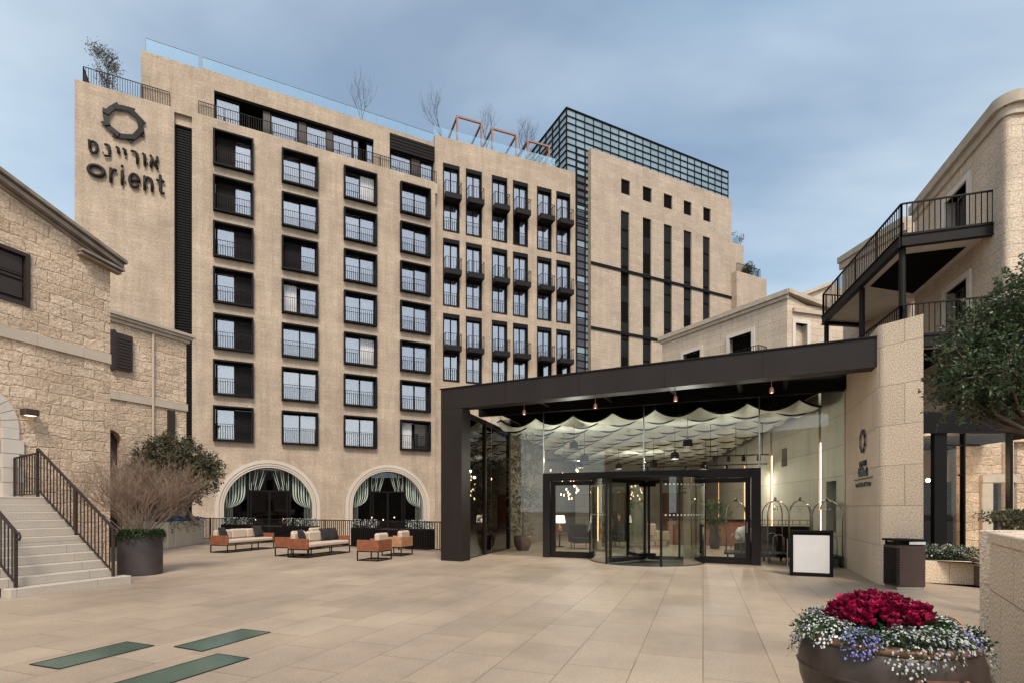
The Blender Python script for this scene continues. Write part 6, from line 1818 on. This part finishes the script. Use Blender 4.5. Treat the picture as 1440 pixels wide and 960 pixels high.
# ================================================================== RIGHT TREE (trunk beyond the frame in the planter wall)
Yt = 7.2; tb = Vector((gx(1468, Yt), Yt, 1.2))
def rel3(px, py, dy=0): Y = Yt+dy; return (gx(px, Y)-tb.x, dy, gz(py, Y)-1.2)
bl = [(1372,458,.0,.22),(1350,468,.2,.14),(1398,462,.1,.30),(1425,430,.2,.26),(1362,500,.1,.26),(1345,492,-.1,.16),(1395,500,.2,.36),(1436,470,.0,.40),(1352,548,.2,.24),(1334,540,.1,.14),(1395,545,.0,.36),(1440,530,.2,.45),(1436,398,.1,.16),(1452,420,-.2,.35),(1375,530,-.3,.28),(1330,558,.2,.14),(1480,480,.3,.7),(1410,560,.1,.22),(1440,562,.0,.26),(1480,535,.2,.45),(1490,410,.1,.5),(1412,515,-.4,.36),(1368,568,.1,.18),(1335,572,.1,.12),(1345,520,.1,.16),(1390,575,.2,.18)]
leafy_tree('glossy_evergreen_tree', 'dark glossy leaved tree reaching in from the right edge in front of the balconies', tuple(tb), [(0,0,-.4),(.05,0,.6),(-.05,.05,1.4)],
    [(*rel3(a,b,dy), r_) for a,b,dy,r_ in bl], 27000, M['leaf_gloss'], .066, .034, 66, r0=.10)

# ================================================================== the street side behind the camera (seen mirrored in the glass)
ob = thing('opposite_building', 'pale stone building across the plaza, only mirrored in the entrance glass', 'building', (0,-24,0))
mb = MB(); hs = []
for i in range(9):
    for j in range(2): hs.append([(-22+i*5,.9+j*4),(-20.6+i*5,.9+j*4),(-20.6+i*5,3.1+j*4),(-22+i*5,3.1+j*4)])
mb.wall([(-26,0),(26,0),(26,9),(-26,9)], hs, 1, .3); mk('wall', mb, M['hotel'], ob, (0,0,0), math.pi)
mb = MB(); mb.box(-26,26,.3,.4,0,8.8); mk('window_glazing', mb, M['dark'], ob, (0,0,0), math.pi)

# ================================================================== CAMERA, LIGHT, SKY
cam = bpy.data.cameras.new('camera'); co = bpy.data.objects.new('camera', cam); col.objects.link(co)
cam.sensor_width = 36; cam.lens = F/1440*36; cam.shift_y = (HOR-480)/1440
co.location = (0,0,H); co.rotation_euler = (R(90),0,0); cam.clip_end = 3000; cam.clip_start = .05
sc.camera = co
SUN_EL, SUN_AZ = 50, 170       # degrees; azimuth clockwise from +Y: behind the camera, a little to the right
sun = bpy.data.lights.new('sun', 'SUN'); sun.energy = 1.5; sun.angle = R(14); sun.color = (1,.91,.80)
so = bpy.data.objects.new('sun', sun); col.objects.link(so)
dv = Vector((math.sin(R(SUN_AZ))*math.cos(R(SUN_EL)), math.cos(R(SUN_AZ))*math.cos(R(SUN_EL)), math.sin(R(SUN_EL))))
so.rotation_euler = dv.to_track_quat('Z', 'Y').to_euler()
w = bpy.data.worlds.new('World'); sc.world = w; w.use_nodes = True; nt = w.node_tree
bg = nt.nodes['Background']; sky = nt.nodes.new('ShaderNodeTexSky'); sky.sky_type = 'NISHITA'; sky.sun_disc = False
sky.sun_elevation = R(SUN_EL); sky.sun_rotation = R(SUN_AZ); sky.air_density = 1.3; sky.dust_density = 2.5; sky.ozone_density = 1.5
tc = nt.nodes.new('ShaderNodeTexCoord')
sep = nt.nodes.new('ShaderNodeSeparateXYZ'); nt.links.new(tc.outputs['Generated'], sep.inputs[0])
den = math_(nt, 'MAXIMUM', math_(nt, 'ADD', sep.outputs[2], .12), .03)
cx = nt.nodes.new('ShaderNodeCombineXYZ'); nt.links.new(math_(nt, 'DIVIDE', sep.outputs[0], den), cx.inputs[0]); nt.links.new(math_(nt, 'DIVIDE', sep.outputs[1], den), cx.inputs[1])
mp = nt.nodes.new('ShaderNodeMapping'); mp.inputs['Scale'].default_value = (.55,1.0,1); mp.inputs['Rotation'].default_value = (0,0,R(25)); nt.links.new(cx.outputs[0], mp.inputs[0])
n1 = nd(nt, 'ShaderNodeTexNoise', Scale=.8, Detail=6.0, Roughness=.5, Distortion=.5); nt.links.new(mp.outputs[0], n1.inputs[0])
cl = ramp(nt, n1.outputs[0], .40, .66)
n2 = nd(nt, 'ShaderNodeTexNoise', Scale=1.3, Detail=5.0, Roughness=.5); nt.links.new(mp.outputs[0], n2.inputs[0])
ccol = ramp(nt, n2.outputs[0], .35, .7, CLOUD_D, CLOUD_L)
skyc = mix(nt, sky.outputs[0], SKY_TINT, 1.0, 'MULTIPLY')
c = mix(nt, skyc, ccol, math_(nt, 'ADD', math_(nt, 'MULTIPLY', cl, .6), .36))
hz = math_(nt, 'MAXIMUM', math_(nt, 'SUBTRACT', 1.0, math_(nt, 'MULTIPLY', sep.outputs[2], 2.0)), 0.0)
c = mix(nt, c, (3.3,3.85,4.2), math_(nt, 'MULTIPLY', hz, .75))
bk = math_(nt, 'MAXIMUM', math_(nt, 'MULTIPLY', sep.outputs[1], -1.0), 0.0)     # sky brightness added behind the camera, towards the sun, to lift ambient light
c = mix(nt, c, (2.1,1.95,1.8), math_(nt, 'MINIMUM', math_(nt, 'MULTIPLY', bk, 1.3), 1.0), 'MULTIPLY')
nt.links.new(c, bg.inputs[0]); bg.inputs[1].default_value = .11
sc.view_settings.view_transform = 'Standard'; sc.view_settings.look = 'None'; sc.view_settings.exposure = 1.2; sc.view_settings.gamma = 1
sc.cycles.max_bounces = 10; sc.cycles.transparent_max_bounces = 16; sc.cycles.use_denoising = True
sc.cycles.sample_clamp_indirect = 6
